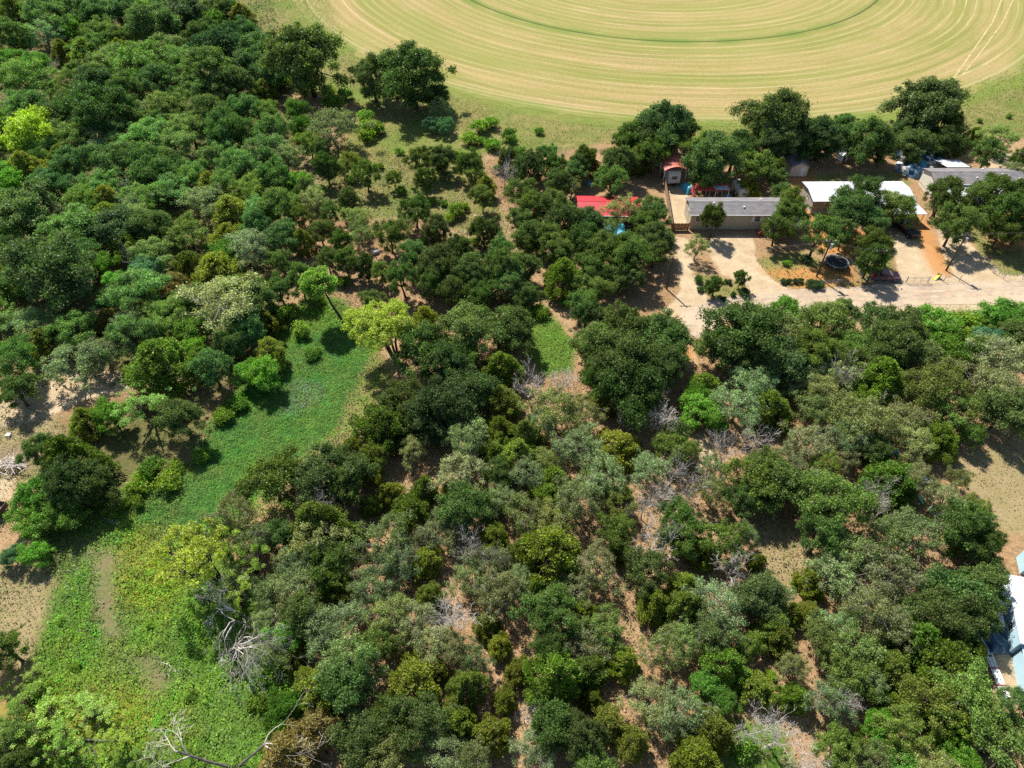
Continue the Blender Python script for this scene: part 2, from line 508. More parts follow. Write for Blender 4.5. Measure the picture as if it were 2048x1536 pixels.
band = t.noise(cmb.outputs[0], .085, 3, .55)
c = t.mix(t.map(band, .50, .62, 0, .7), c, t.mix(stub, (.15, .185, .03), (.26, .26, .065)))
c = t.mix(t.map(band, .46, .36, 0, .6), c, t.mix(stub, (.30, .20, .075), (.45, .33, .15)))
hayp = t.noise(p, .012, 3, .5)
c = t.mix(t.map(hayp, .42, .62, 0, .5), c, t.mix(streak, (.24, .25, .055), (.36, .30, .11)))
c = t.mix(t.map(t.noise(p, .3, 5, .7), .62, .74, 0, .5), c, (.27, .19, .095))
c = t.mix(t.map(fine, .35, .7, .35, 0), c, (.13, .125, .035))
c = t.mix(t.math('MULTIPLY', line, .55), c, (.50, .41, .21))
c = t.mix(t.math('MULTIPLY', t.map(saw, .95, 1.35), t.map(t.noise(cmb.outputs[0], .2, 3), .4, .62, 0, .5)), c, (.17, .17, .045))
edge_in = t.math('ABSOLUTE', t.math('SUBTRACT', t.math('ADD', r, t.math('MULTIPLY', wob, .2)), FR_IN))
c = t.mix(t.math('MULTIPLY', t.map(edge_in, .6, 3.6, 1, 0), t.map(t.noise(p, .08, 3), .35, .6, .15, .85)), c, (.115, .175, .028))
c = t.mix(t.map(edge_in, .16, .42, .9, 0), c, (.06, .07, .022))
c = t.mix(t.math('MULTIPLY', t.map(r, FR - 5.5, FR - 1.0), t.map(t.noise(p, .1, 3), .35, .6, .2, .9)), c, (.125, .18, .03))
c = t.mix(t.map(t.math('ABSOLUTE', t.math('SUBTRACT', r, FR - 3.6)), .2, .6, .45, 0), c, (.40, .33, .16))
c = t.mix(1.0, c, (.86, .86, .96), 'MULTIPLY')
t.col(c, .97, .06)
t.bump(t.math('ADD', fine, t.math('MULTIPLY', streak2, 2.0)), .5, .12)
f = obj("hay_field", disc(FR, .03, 12, 360, .35, 3), t.m)
f.location = (FCX, FCY, 0)
kind(f, "structure")
M['straw'] = plain("straw_track", (.37, .295, .15), .97, .05, var=.35, scale=.6)
M['track_dark'] = plain("wheel_track", (.10, .105, .04), .97, .05, var=.4, scale=.6)
def ribbon(name, px, w, z, mat, seed=0, wpx=None):
    rng = random.Random(seed)
    pts = [P(u, v, 0) for u, v in px]
    dense = []
    for a, b in zip(pts[:-1], pts[1:]):
        n = max(2, int((b - a).length / 1.2))
        dense += [a.lerp(b, i / n) for i in range(n)]
    dense.append(pts[-1])
    for _ in range(4):
        dense = [dense[0]] + [(dense[i - 1] + dense[i] * 2 + dense[i + 1]) / 4 for i in range(1, len(dense) - 1)] + [dense[-1]]
    vs, fs = [], []
    for i, q in enumerate(dense):
        d = (dense[min(i + 1, len(dense) - 1)] - dense[max(i - 1, 0)]).normalized()
        nrm = Vector((-d.y, d.x, 0))
        ww = w * (1 + rng.uniform(-.12, .12))
        for s in (-.5, -.25, 0, .25, .5):
            k = nrm * (ww * s * (1 + rng.uniform(-.04, .04)))
            vs.append((q.x + k.x, q.y + k.y, z))
        if i:
            b = (i - 1) * 5
            fs += [(b + j, b + j + 1, b + j + 6, b + j + 5) for j in range(4)]
    me = bpy.data.meshes.new(name)
    me.from_pydata(vs, [], fs)
    return kind(obj(name, me, mat), "structure")
ribbon("field_track", [(1905, 160), (1940, 110), (1985, 45), (2015, -30)], .45, .045, M['straw'], 1)
ribbon("field_track", [(1925, 150), (1965, 100), (2005, 45), (2040, -30)], .4, .05, M['straw'], 2)

# ---- road of gravel and worn asphalt with its turning end
t = NT("road")
p = t.pos()
a, b, cN = t.noise(p, .18, 4), t.noise(p, 1.1, 5, .65), t.noise(p, 5, 3, .7)
c = t.mix(t.map(a, .38, .62), (.27, .21, .155), (.38, .30, .215))
c = t.mix(t.map(b, .45, .7, 0, .7), c, (.43, .32, .205))
c = t.mix(t.map(cN, .5, .72, 0, .5), c, (.24, .205, .17))
c = t.mix(t.map(t.noise(p, .35, 3), .6, .7, 0, .7), c, (.38, .235, .13))
t.col(c, .95, .1)
t.bump(cN, .5, .05)
M['road'] = t.m
M['rut'] = plain("wheel_rut", (.38, .295, .205), .97, .05, var=.35, scale=.8, dirt=(.30, .24, .18))
for k_, off in enumerate((-4, 7)):
    ribbon("wheel_rut", [(2400, 570 + off), (2048, 580 + off), (1900, 586 + off), (1750, 590 + off), (1600, 600 + off), (1500, 611 + off), (1440, 619 + off)], .5, .04 + .004 * k_, M['rut'], 9 + k_)
ribbon("road", [(2400, 572), (2048, 582), (1900, 588), (1750, 592), (1600, 602), (1500, 612), (1430, 622), (1385, 645), (1372, 668)], 5.6, .035, M['road'], 5)

# ------------------------------------------------------------------ trees: one mesh per variant, every tree its own object
def leaves_at(cent, nrm, size, aspect, rng, up=None):
    """one small quad per centre, facing nrm; up = direction of its long side"""
    n = len(cent)
    nrm = nrm / (np.linalg.norm(nrm, axis=1, keepdims=True) + 1e-9)
    ref = rng.normal(size=(n, 3)) if up is None else up
    a = np.cross(nrm, ref)
    a /= np.linalg.norm(a, axis=1, keepdims=True) + 1e-9
    b = np.cross(nrm, a)
    s = size[:, None]
    a, b = a * s * .5, b * s * .5 * aspect
    skew = rng.uniform(-.35, .35, (n, 1))
    v = np.stack([cent - a - b * .75, cent + a * .7 - b + a * skew, cent + a + b * .8, cent - a * .8 + b - a * skew], 1).reshape(-1, 3)
    f = np.arange(4 * n).reshape(n, 4)
    return v, f
def rand_dirs(n, rng, up_bias=0.0):
    d = rng.normal(size=(n, 3))
    d[:, 2] += up_bias
    return d / np.linalg.norm(d, axis=1, keepdims=True)

def clump_leaves(clumps, per, size, rng, up_bias=.4, flat=.8, aspect=.7, spread=.95):
    cs, ns, ss = [], [], []
    for (x, y, z, r) in clumps:
        n = max(12, int(per * r * r))
        d = rand_dirs(n, rng, up_bias)
        rad = r * (.25 + .85 * rng.random(n) ** .75) * np.where(rng.random(n) < .07, 1.45, 1.0)
        wob = 1 + .38 * np.sin(d[:, 0] * 7 + x * 3 + 2 * d[:, 2]) * np.sin(d[:, 1] * 7 + y * 3)
        q = d * (rad * wob)[:, None]
        q[:, 2] *= flat
        cs.append(q + (x, y, z))
        nn = d + rng.normal(size=(n, 3)) * spread
        nn[:, 2] = np.abs(nn[:, 2]) * .7 + .1
        ns.append(nn)
        ss.append(size * rng.uniform(.6, 1.35, n))
    return leaves_at(np.concatenate(cs), np.concatenate(ns), np.concatenate(ss), aspect, rng)

def make_oak(seed, R=4.5, H=9.0, nlimb=6, ncl=34, per=330, leaf=.26, gap=.12, twigs=0, crr=(.2, .33), low=.35, skirt=False):
    rng = np.random.default_rng(seed)
    rr = random.Random(seed)
    tb = MB()
    lean = Vector((rr.uniform(-.5, .5), rr.uniform(-.5, .5), 0))
    fork = Vector((0, 0, H * low)) + lean
    tr = .026 * H + .03
    tb.tube([(0, 0, -.3), (0, 0, .25), tuple(fork * .5), tuple(fork)], [tr * 1.5, tr * 1.15, tr * .9, tr * .75], 7)
    cz, rz = (H * .60, H * .40) if not skirt else (H * .52, H * .48)
    limb_pts = []
    lobes = []
    for k in range(nlimb):
        az = 2 * math.pi * (k + rr.uniform(-.3, .3)) / nlimb
        el = rr.uniform(.15, .95)
        e = Vector((math.cos(az) * R * .62 * (1.15 - el * .55), math.sin(az) * R * .62 * (1.15 - el * .55), cz + rz * (el - .25)))
        m1 = fork.lerp(e, .4) + Vector((rr.uniform(-.4, .4), rr.uniform(-.4, .4), -.1 * H * .5 * rr.random()))
        m2 = fork.lerp(e, .72) + Vector((rr.uniform(-.4, .4), rr.uniform(-.4, .4), rr.uniform(-.2, .3)))
        tb.tube([fork, m1, m2, e], [tr * .6, tr * .42, tr * .28, tr * .12], 5)
        limb_pts += [fork.lerp(m1, .6), m1, m1.lerp(m2, .5), m2, m2.lerp(e, .5), e]
        lobes.append(e)
    clumps = []
    for k in range(ncl):
        d = rand_dirs(1, rng, .55)[0]
        s = rr.uniform(.4, 1.0) ** .7
        ax = math.atan2(d[1], d[0])
        rag = 1 + .22 * math.sin(ax * 3 + seed) + .14 * math.sin(ax * 5 + 2 * seed)
        c = Vector((d[0] * R * s * rag, d[1] * R * s * rag, cz + d[2] * rz * s))
        if c.z < H * (.14 if skirt else .27):
            c.z = H * (.14 if skirt else .27) + rr.random() * .8
        if rr.random() < gap:
            continue
        r = R * rr.uniform(*crr)
        clumps.append((c.x, c.y, c.z, r))
        q = min(limb_pts, key=lambda w: (w - c).length)
        mid = q.lerp(c, .5) + Vector((rr.uniform(-.2, .2), rr.uniform(-.2, .2), rr.uniform(-.25, .1)))
        tb.tube([q, mid, c], [tr * .2, tr * .13, tr * .06], 4, False)
        for _ in range(twigs):
            dd = Vector(rand_dirs(1, rng, .5)[0]) * r * rr.uniform(.8, 1.25)
            tb.tube([c, c + dd * .5 + Vector((0, 0, .05)), c + dd], [.035, .026, .014], 3, False)
    for e in lobes:
        clumps.append((e.x, e.y, e.z, R * rr.uniform(crr[0], crr[1]) * .95))
    v, f = clump_leaves(clumps, per, leaf, rng)
    return tb.mesh("trunk"), np_mesh("crown", v, f), 2 * R, H

def make_juniper(seed, R=2.7, H=6.5, n=9000, leaf=.34, point=.5, base=.06):
    rng = np.random.default_rng(seed)
    rr = random.Random(seed)
    tb = MB()
    tb.tube([(0, 0, -.3), (.05, .02, H * .2), (-.05, .05, H * .5), (.03, 0, H * .92)], [.19, .15, .1, .03], 6)
    cl = []
    nb = 95
    for k in range(nb):
        tt = (k + rr.random()) / nb
        prof = (math.sin(math.pi * min(1, (tt * .86 + .14) ** (.75))) ** .7) * (1 - point * tt * tt)
        az = k * 2.399 + rr.uniform(-.4, .4)
        rad = R * prof * rr.uniform(.5, .93) * (1 + .15 * math.sin(az * 2 + seed))
        z = H * (base + (1 - base) * tt) * .97
        c = Vector((math.cos(az) * rad, math.sin(az) * rad, z))
        cl.append((c, R * rr.uniform(.13, .25) * (.45 + .6 * prof)))
        tb.tube([(0, 0, z * .75), tuple(c * .6 + Vector((0, 0, z * .36))), tuple(c)], [.05, .035, .015], 4, False)
    tot = sum(r * r for _, r in cl)
    cs, ns, us, ss = [], [], [], []
    for c, r in cl:
        m = int(n * r * r / tot)
        d = rand_dirs(m, rng, .35)
        q = d * (r * (.45 + .6 * rng.random(m) ** .7))[:, None]
        q[:, 2] *= 1.15
        out = np.array([c.x, c.y, 0.0])
        out = out / (np.linalg.norm(out) + .01)
        up = d * .8 + out * .5 + np.array([0, 0, .75]) + rng.normal(size=(m, 3)) * .25
        cs.append(q + np.array(c))
        us.append(up)
        ns.append(np.cross(up, rng.normal(size=(m, 3))) + d * .55 + (0, 0, .35))
        ss.append(leaf * rng.uniform(.6, 1.3, m) * .5)
    v, f = leaves_at(np.concatenate(cs), np.concatenate(ns), np.concatenate(ss), 1.7, rng, np.concatenate(us))
    return tb.mesh("trunk"), np_mesh("crown", v, f), 2 * R, H

def make_shrub(seed, R=1.8, H=2.4, n=3200, leaf=.17, ncl=16):
    rng = np.random.default_rng(seed)
    rr = random.Random(seed)
    tb = MB()
    cl = []
    for k in range(ncl):
        d = rand_dirs(1, rng, .5)[0]
        s = rr.uniform(.4, .8)
        c = Vector((d[0] * R * s, d[1] * R * s, max(.35, H * .45 + d[2] * H * .42 * s)))
        cl.append((c.x, c.y, c.z, R * rr.uniform(.26, .4)))
        tb.tube([(rr.uniform(-.15, .15), rr.uniform(-.15, .15), -.2), tuple(c * .5), tuple(c)], [.05, .03, .012], 4, False)
    tot = sum(c[3] ** 2 for c in cl)
    v, f = clump_leaves(cl, n / tot, leaf, rng, .3, .85, .7)
    return tb.mesh("stem"), np_mesh("foliage", v, f), 2 * R, H

def branch_tree(tb, rr, p, d, length, rad, depth, maxd, droop=0.0, kink=.35, nk=(2, 4), tips=None, wide=.75, twig=.022):
    """grows a bent branch and its side branches; the tips are collected"""
    pts, rs = [p], [rad]
    q, dd = p.copy(), d.copy()
    nseg = 4 if depth < 2 else 3
    for i in range(nseg):
        dd = (dd + Vector((rr.gauss(0, kink), rr.gauss(0, kink), rr.gauss(0, kink) * .7 - droop * (i + 1) * .5)) * .55).normalized()
        q = q + dd * (length / nseg)
        pts.append(q.copy())
        rs.append(max(twig, rad * (1 - (i + 1) / nseg * .72)))
    tb.tube(pts, rs, 6 if depth == 0 else (4 if depth < 2 else 3), False)
    if depth >= maxd:
        if tips is not None:
            tips.append(q)
        return
    for i in range(1, nseg + 1):
        for _ in range(rr.randint(*nk) if i == nseg else rr.randint(0, nk[1] - 1)):
            ax = Vector((rr.gauss(0, 1), rr.gauss(0, 1), rr.gauss(0, .55) + .25 - droop)).normalized()
            nd = (dd * (1 - wide * .5) + ax * wide).normalized()
            branch_tree(tb, rr, pts[i], nd, length * rr.uniform(.5, .8), rs[i] * rr.uniform(.5, .75), depth + 1, maxd, droop, kink, nk, tips, wide, twig)

def make_dead(seed, H=7.5, maxd=4, droop=0.0, lean=.15, stems=1, wide=.75, nk=(2, 3), trunk=.3, twig=.02):
    rr = random.Random(seed)
    tb, bb = MB(), MB()
    for s in range(stems):
        az = rr.uniform(0, 6.28)
        tip = Vector((math.cos(az) * lean * H, math.sin(az) * lean * H, H * trunk))
        r0 = .02 * H * (1.0 if stems == 1 else .75)
        tb.tube([(0, 0, -.3), tuple(tip * .45 + Vector((rr.uniform(-.2, .2), rr.uniform(-.2, .2), 0))), tuple(tip)], [r0 * 1.3, r0, r0 * .8], 7)
        for k in range(4 if stems == 1 else 3):
            a2 = az + rr.uniform(-1.2, 1.2) if k else az
            a2 = a2 if stems > 1 else k * 1.6 + rr.uniform(-.5, .5)
            d = Vector((math.cos(a2) * .75, math.sin(a2) * .75, rr.uniform(.5, 1.1))).normalized()
            branch_tree(bb, rr, tip * rr.uniform(.75, 1.0), d, H * rr.uniform(.3, .42), r0 * .62, 1, maxd, droop, .38, nk, None, wide, twig)
    m = bb.mesh("branches")
    co = np.array(bb.v)
    wid = float(np.percentile(np.hypot(co[:, 0], co[:, 1]), 96)) * 2
    return tb.mesh("trunk"), m, wid, float(np.percentile(co[:, 2], 98))

def make_willow(seed, H=11.0, R=5.0, stems=4, lean=(0, 0), per=300, leaf=.2, ncl=34, flat=.7, low=.5, spread=1.0, stem=.24):
    """several stems rising from one foot, feathery heads"""
    rng = np.random.default_rng(seed)
    rr = random.Random(seed)
    tb = MB()
    cl = []
    for s in range(stems):
        az = 2 * math.pi * (s + rr.uniform(-.25, .25)) / stems
        top = Vector((lean[0] + math.cos(az) * R * .5 * spread, lean[1] + math.sin(az) * R * .5 * spread, H * rr.uniform(.72, .92)))
        foot = Vector((math.cos(az) * .25, math.sin(az) * .25, -.3))
        mid = foot.lerp(top, .45) - Vector((math.cos(az), math.sin(az), 0)) * .35 + Vector((0, 0, .3))
        tb.tube([foot, mid, foot.lerp(top, .75), top], [stem, stem * .75, stem * .5, .04], 6)
        for k in range(ncl // stems):
            d = Vector(rand_dirs(1, rng, .25)[0])
            c = top + Vector((d.x * R * .55, d.y * R * .55, d.z * H * .17 - H * .06))
            r = R * rr.uniform(.09, .2)
            cl.append((c.x, c.y, c.z, r))
            q = foot.lerp(top, rr.uniform(low + .15, .98))
            tb.tube([q, q.lerp(c, .55) + Vector((0, 0, .2)), c], [.06, .04, .012], 4, False)
    cs, ns, us, ss = [], [], [], []
    for (x, y, z, r) in cl:
        n = int(per * r * r)
        d = rand_dirs(n, rng, .35)
        q = d * (r * (.4 + .75 * rng.random(n)))[:, None]
        q[:, 2] *= flat
        cs.append(q + (x, y, z))
        up = d * .6 + np.array([0, 0, .35]) + rng.normal(size=(n, 3)) * .5
        us.append(up)
        ns.append(np.cross(up, rng.normal(size=(n, 3))) + (0, 0, .5) + d * .4)
        ss.append(leaf * rng.uniform(.6, 1.3, n) * .6)
    v, f = leaves_at(np.concatenate(cs), np.concatenate(ns), np.concatenate(ss), 1.9, rng, np.concatenate(us))
    return tb.mesh("trunk"), np_mesh("crown", v, f), 2 * R, H

LIB = {
 'o': [make_oak(11 + i, 4.5, 9 + (i % 3), 6, 84, 520, .19, .14, 0, (.10, .25)) for i in range(9)],
 'O': [make_oak(23 + i, 4.5, 9.5 + (i % 2), 7, 120, 520, .19, .08, 0, (.10, .26), .25, True) for i in range(4)],
 'l': [make_oak(41 + i, 4.5, 8.5, 7, 92, 480, .17, .12, 0, (.09, .22)) for i in range(8)],
 'g': [make_oak(71 + i, 4.4, 8.0, 7, 96, 300, .16, .12, 2, (.08, .21),  .26) for i in range(8)],
 'j': [make_juniper(101 + i, 2.9, 5.6 + .6 * (i % 3), 17000, .19, .1 + .17 * (i % 3)) for i in range(7)],
 'b': [make_oak(131 + i, 4.0, 7.2, 6, 76, 560, .18, .08, 0, (.11, .26), .25) for i in range(4)],
 's': [make_shrub(161 + i) for i in range(4)],
 'd': [make_dead(181 + i, 8.5 + i % 3, 4, -.05, .08, 1, .62, (2, 3), .32, .016) for i in range(5)],
  'w': [make_willow(221 + i, 11, 5.0, 4) for i in range(2)],
}
for k, vs in LIB.items():
    for tr, cr, _, _ in vs:
        if k in 'dD':
            tr.materials.append(M['deadwood'] if k == 'd' else M['deadwood_dark'])
            cr.materials.append(M['deadwood'])
        else:
            tr.materials.append(M['bark_grey'] if k in 'g' else M['bark'])
            cr.materials.append(M['leaf'])
TINT = {'o': (.094, .150, .033), 'O': (.078, .126, .031), 'l': (.142, .205, .044), 'g': (.200, .248, .090), 'j': (.138, .182, .022), 'b': (.112, .232, .028), 's': (.14, .25, .026), 'w': (.22, .30, .04), 'B': (.22, .36, .02),
        'J': (.105, .168, .017), 'k': (.180, .158, .045), 't': (.088, .195, .085), 'r': (.25, .12, .05), 'G': (.20, .26, .145), 'f': (.21, .33, .05)}
ALIAS = {'B': 'b', 'J': 'j', 'k': 'j', 't': 'b', 'r': 'j', 'G': 'g', 'f': 'w'}
NAME = {'o': 'oak_tree', 'O': 'oak_tree', 'l': 'post_oak_tree', 'g': 'scrub_oak_tree', 'j': 'juniper_tree', 'b': 'elm_tree', 's': 'shrub', 'd': 'dead_tree', 'D': 'dead_willow_tree', 'w': 'willow_tree'}
LOOK = {'o': 'dark green oak', 'O': 'full-skirted dark green oak', 'l': 'mid green oak', 'g': 'grey-green scrub oak', 'j': 'olive green juniper', 'J': 'dense deep green juniper', 'k': 'brownish olive juniper', 'b': 'fresh green elm',
        'B': 'vivid yellow-green elm', 't': 'cool green elm', 's': 'bright green round shrub', 'd': 'bare grey dead tree', 'D': 'bare dead willow with drooping twigs', 'w': 'yellow-green willow', 'r': 'rusty brown dying juniper',
        'G': 'pale silvery oak', 'f': 'feathery light green willow'}
CATG = {'s': 'shrub'}
ZONES = [
 ("on the grass below the hay field", [(480, -200), (620, -50), (890, 185), (1120, 250), (1120, 312), (1000, 305), (900, 300), (780, 300), (700, 310), (640, 210), (560, 190), (480, 90)]),
 ("in the tree row behind the homes", [(1180, 200), (2300, 100), (2300, 345), (1610, 345), (1500, 380), (1380, 360), (1310, 400), (1180, 400)]),
 ('around the red-roofed cabin', [(1090, 300), (1330, 380), (1350, 470), (1340, 640), (1130, 680), (1060, 600), (1060, 400)]),
 ("in the mobile homes' yards", [(1330, 350), (2300, 340), (2300, 560), (1700, 600), (1350, 640)]),
 ("on the verge across the road", [(1130, 660), (1400, 640), (2300, 590), (2300, 745), (1560, 745), (1400, 800), (1180, 800)]),
 ("near the blue metal house", [(1840, 1060), (2300, 1000), (2300, 1700), (1840, 1700)]),
 ("by the dry grass clearing", [(1840, 745), (2300, 745), (2300, 1080), (1840, 1080)]),
 ("on the pond bank", [(490, 590), (720, 560), (880, 620), (860, 760), (780, 900), (600, 1000), (520, 1160), (400, 1080), (260, 1060), (60, 1060), (100, 860), (250, 770), (430, 760)]),
 ("in the weedy hollow", [(-300, 1060), (400, 1080), (560, 1160), (560, 1700), (-400, 1700)]),
 ("in the thin wood by the cabin", [(560, 300), (1080, 300), (1080, 620), (860, 640), (560, 590)]),
 ("in the dense wood", [(-400, -300), (640, -300), (640, 330), (560, 340), (560, 620), (480, 760), (-400, 900)]),
]
ZP = [(n, px_poly([(u, max(v, -260)) for u, v in q])) for n, q in ZONES]
def zone_of(x, y):
    for n, q in ZP:
        if sd_poly(np.array([x]), np.array([y]), q)[0] > 0:
            return n
    return "in the dry woodland"
rt = random.Random(77)
TREES, RECS = [], []
def wm_zone(u, v):
    return 1.2 if (u < 560 and v < 800) else 1.2 if v > 640 else .98 if (560 <= u < 1060 and v > 290) else 1.1
def plant(k, u, v, w, label=None, group=None, hs=1.0, ground=False, variant=None, tint=None, rz=None, wide=1.0):
    """a tree whose crown is w photograph pixels wide about pixel (u, v); ground=True: (u, v) is its foot"""
    base = ALIAS.get(k, k)
    lib = LIB[base]
    var = lib[rt.randrange(len(lib)) if variant is None else variant]
    wm = w * depth_at(u, v, 0 if ground else 4) / FPX
    h = var[3] * wm / var[2]
    wood = wm_zone(u, v)
    wm *= wood
    h = {'o': .78 * h + 1.6, 'O': .8 * h + 1.4, 'l': .78 * h + 1.5, 'g': .75 * h + 1.5, 'b': .8 * h + 1.0, 'j': .85 * h + .7, 'd': .8 * h + 3.0}.get(base, h) * hs * rt.uniform(.92, 1.1)
    p = P(u, v, 0) if ground else P(u, v, h * (.62 if base != 'j' else .55))
    z = hz(p.x, p.y)
    sx, sz = wm / var[2] * 1.06, h / var[3]
    zone = zone_of(p.x, p.y)
    size = 'small' if wm < (4.2 if base != 's' else 2.4) else 'large' if wm > (7.6 if base != 's' else 4) else ('middling' if base != 's' else 'low')
    auto = label is None
    if label is None:
        label = f"{size} {LOOK[k]} {zone}"
        group = group or f"{size} {LOOK[k]}s {zone}"
    root = thing(NAME[base], label, CATG.get(base, 'tree'), (p.x, p.y, z), rt.uniform(0, 6.283) if rz is None else rz, group)
    root.scale = (sx * wide * rt.uniform(.86, 1.14), sx * wide * rt.uniform(.86, 1.14), sz * rt.uniform(.95, 1.12))
    root.rotation_euler = (rt.gauss(0, .05), rt.gauss(0, .05), root.rotation_euler.z)
    a = obj({'s': 'stem'}.get(base, 'trunk'), var[0], None, root)
    b = obj({'s': 'foliage', 'd': 'branches', 'D': 'branches'}.get(base, 'crown'), var[1], None, root)
    c = tint or TINT.get(k, (.4, .4, .4))
    j = rt.uniform(.74, 1.34) * (1.14 if u < 570 and v < 790 else 1.0)
    if u < 570 and v < 790 and k in 'olgO':
        c = (c[0] * .84, c[1], c[2] * 1.15)
    b.color = (c[0] * j * rt.uniform(.85, 1.2), c[1] * j, c[2] * j * rt.uniform(.75, 1.3), 1)
    TREES.append((k, p.x, p.y, wm))
    RECS.append((root, auto, size + (' pale' if j > 1.16 else ' deep-toned' if j < .88 else ''), zone))
    return root
def plant_many(k, txt):
    for s in txt.split():
        u, v, w = (float(q) for q in s.split(','))
        plant('O' if k == 'o' and rt.random() < .3 else k, u, v, w)

plant_many('o', """20,75,58 150,20,58 195,28,52 250,18,54 240,76,48 305,42,82 360,30,76 455,15,50 190,166,64 190,212,98 250,178,60 310,160,64 410,146,80 440,100,76 410,72,55 480,70,68
460,166,64 500,132,60 60,214,64 95,228,60 235,256,54 410,226,72 450,262,72 490,216,58 300,342,76 100,370,64 522,100,72 530,150,60 535,300,62 545,355,62 652,335,52 732,352,55 835,320,56 882,312,60 942,326,56
850,360,42 1015,310,42 37,420,108 25,505,64 228,450,86 305,452,68 105,548,148 50,558,70 125,522,80 460,690,54 555,410,62 595,435,48 555,470,66 682,480,44 732,530,44 780,470,62 830,420,60 877,455,54
968,458,54 965,396,54 825,515,66 875,525,76 915,500,62 940,545,66 805,555,60 1002,495,56 1000,536,66 865,560,60 1015,572,62 925,668,96 840,705,96 890,735,82 920,710,74 1030,665,80 30,780,64 180,960,80 360,830,74
545,965,100 655,950,108 690,975,72 805,805,80 880,815,100 850,845,62 930,775,90 925,1015,86 1000,950,62 560,1070,62 662,1115,84 600,1225,72 710,1370,100 832,1450,92 762,1440,72 725,1480,102
1190,690,84 1250,650,92 1320,670,94 1255,722,100 1275,765,104 1330,730,84 1215,740,74 1172,625,62 1482,668,112 1452,695,92 1510,705,94 1505,648,62 1355,868,54 1525,940,84
1650,645,80 1685,628,48 1630,700,82 1748,655,82 1795,650,78 1786,690,92 1710,695,74 2035,675,66 1560,720,92 1690,720,56 2010,820,86 1755,900,64 1560,965,100 1640,1070,76 1925,1050,96 1960,1090,74
1910,1190,118 1960,1175,84 1900,1235,100 1950,1225,74 1840,1230,64 1355,1045,82 1510,965,90 1487,1000,62 1360,1080,62 1295,1145,80 1100,1225,82 1520,1190,78 1100,1300,58 1110,1450,100 1160,1475,74 1185,1525,74
2035,1415,66 1160,330,46 1112,330,48 1150,345,52 1115,362,50 1224,364,66 1170,318,48 1236,325,62 1305,307,66 1060,330,62 1095,310,48 1040,385,58 1070,420,62 1040,440,58 1075,472,60 1100,482,60 1120,505,52 1045,530,60
1130,440,58 1107,415,54 1178,440,52 1288,452,52 1172,482,64 1250,498,62 1310,473,60 1200,505,72 1260,515,76 1310,503,60 1253,552,58 1182,535,66 1182,577,62 1162,615,58 1293,418,54 85,905,60 15,1300,62 30,1530,64""")
plant_many('l', """97,35,76 205,62,58 55,166,78 215,120,68 280,120,82 160,150,76 370,125,74 150,270,68 330,215,62 300,270,82 350,290,72 230,320,82 150,330,64 420,320,58 480,330,62 450,372,60 545,262,66 172,403,58 155,460,92
375,465,64 272,580,96 297,615,64 150,665,76 30,720,82 997,660,92 760,1290,72 1235,1000,66 1450,1090,82 1345,900,72 1875,780,108 1900,815,82 1938,865,54 1670,1010,110 1950,1020,56 1640,1275,68 1710,1290,92 1775,1257,60
1690,1345,100 1875,1400,100 1935,1400,118 2000,1490,118 1818,1470,82 1675,1500,74 35,1460,74 430,5,60 340,8,64 180,90,60 330,100,60 120,190,50 390,180,60 260,230,60 380,260,66 440,310,55 210,370,70 280,400,66 340,380,66 390,350,60 80,300,55""")
plant_many('g', """85,67,62 190,265,58 285,226,54 667,252,92 880,218,50 570,315,66 685,340,38 105,425,56 412,400,72 262,645,62 62,645,72 145,725,92 205,705,72 632,405,62 710,440,56 720,470,48 815,445,42
825,900,52 935,880,78 925,938,96 1007,995,64 637,1075,92 595,1140,78 762,1085,102 790,1120,84 870,1065,68 912,1055,54 985,1130,74 600,1180,92 735,1180,78 650,1255,96 710,1230,58 700,1320,112 825,1245,74 1000,1185,92
912,1290,62 950,1320,54 760,1520,104 890,1505,92 950,1515,74 1110,815,102 1080,845,70 1262,815,62 1160,835,82 1475,810,92 1512,770,84 1150,890,92 1200,950,92 1300,940,64 1425,935,54 1560,660,74
1836,712,82 1995,720,92 1955,720,64 1618,745,66 1690,742,82 1990,775,110 1588,775,54 1650,790,82 1632,820,62 1690,830,92 1742,850,92 1815,840,82 1825,880,72 1620,885,82 1700,875,72 1570,925,62 1915,955,44 2040,855,40
1890,1000,66 1700,1100,92 1760,1075,78 1830,1070,92 1775,1145,106 1672,1150,92 1735,1220,92 1550,1190,64 1790,1250,74 1670,1265,74 1049,950,74 1150,1000,92 1045,1025,82 1110,1037,82 1420,985,58 1185,958,60 1197,1130,82
1149,1180,68 1435,1212,92 1035,1160,64 1165,1287,68 1330,1305,74 1360,1275,64 1437,1260,84 1295,1402,78 1362,1422,92 1330,1440,64 1075,1500,84 1735,1365,74 1655,1397,82 1750,1522,64 142,374,40 1142,374,46 1998,275,60 2022,345,46""")
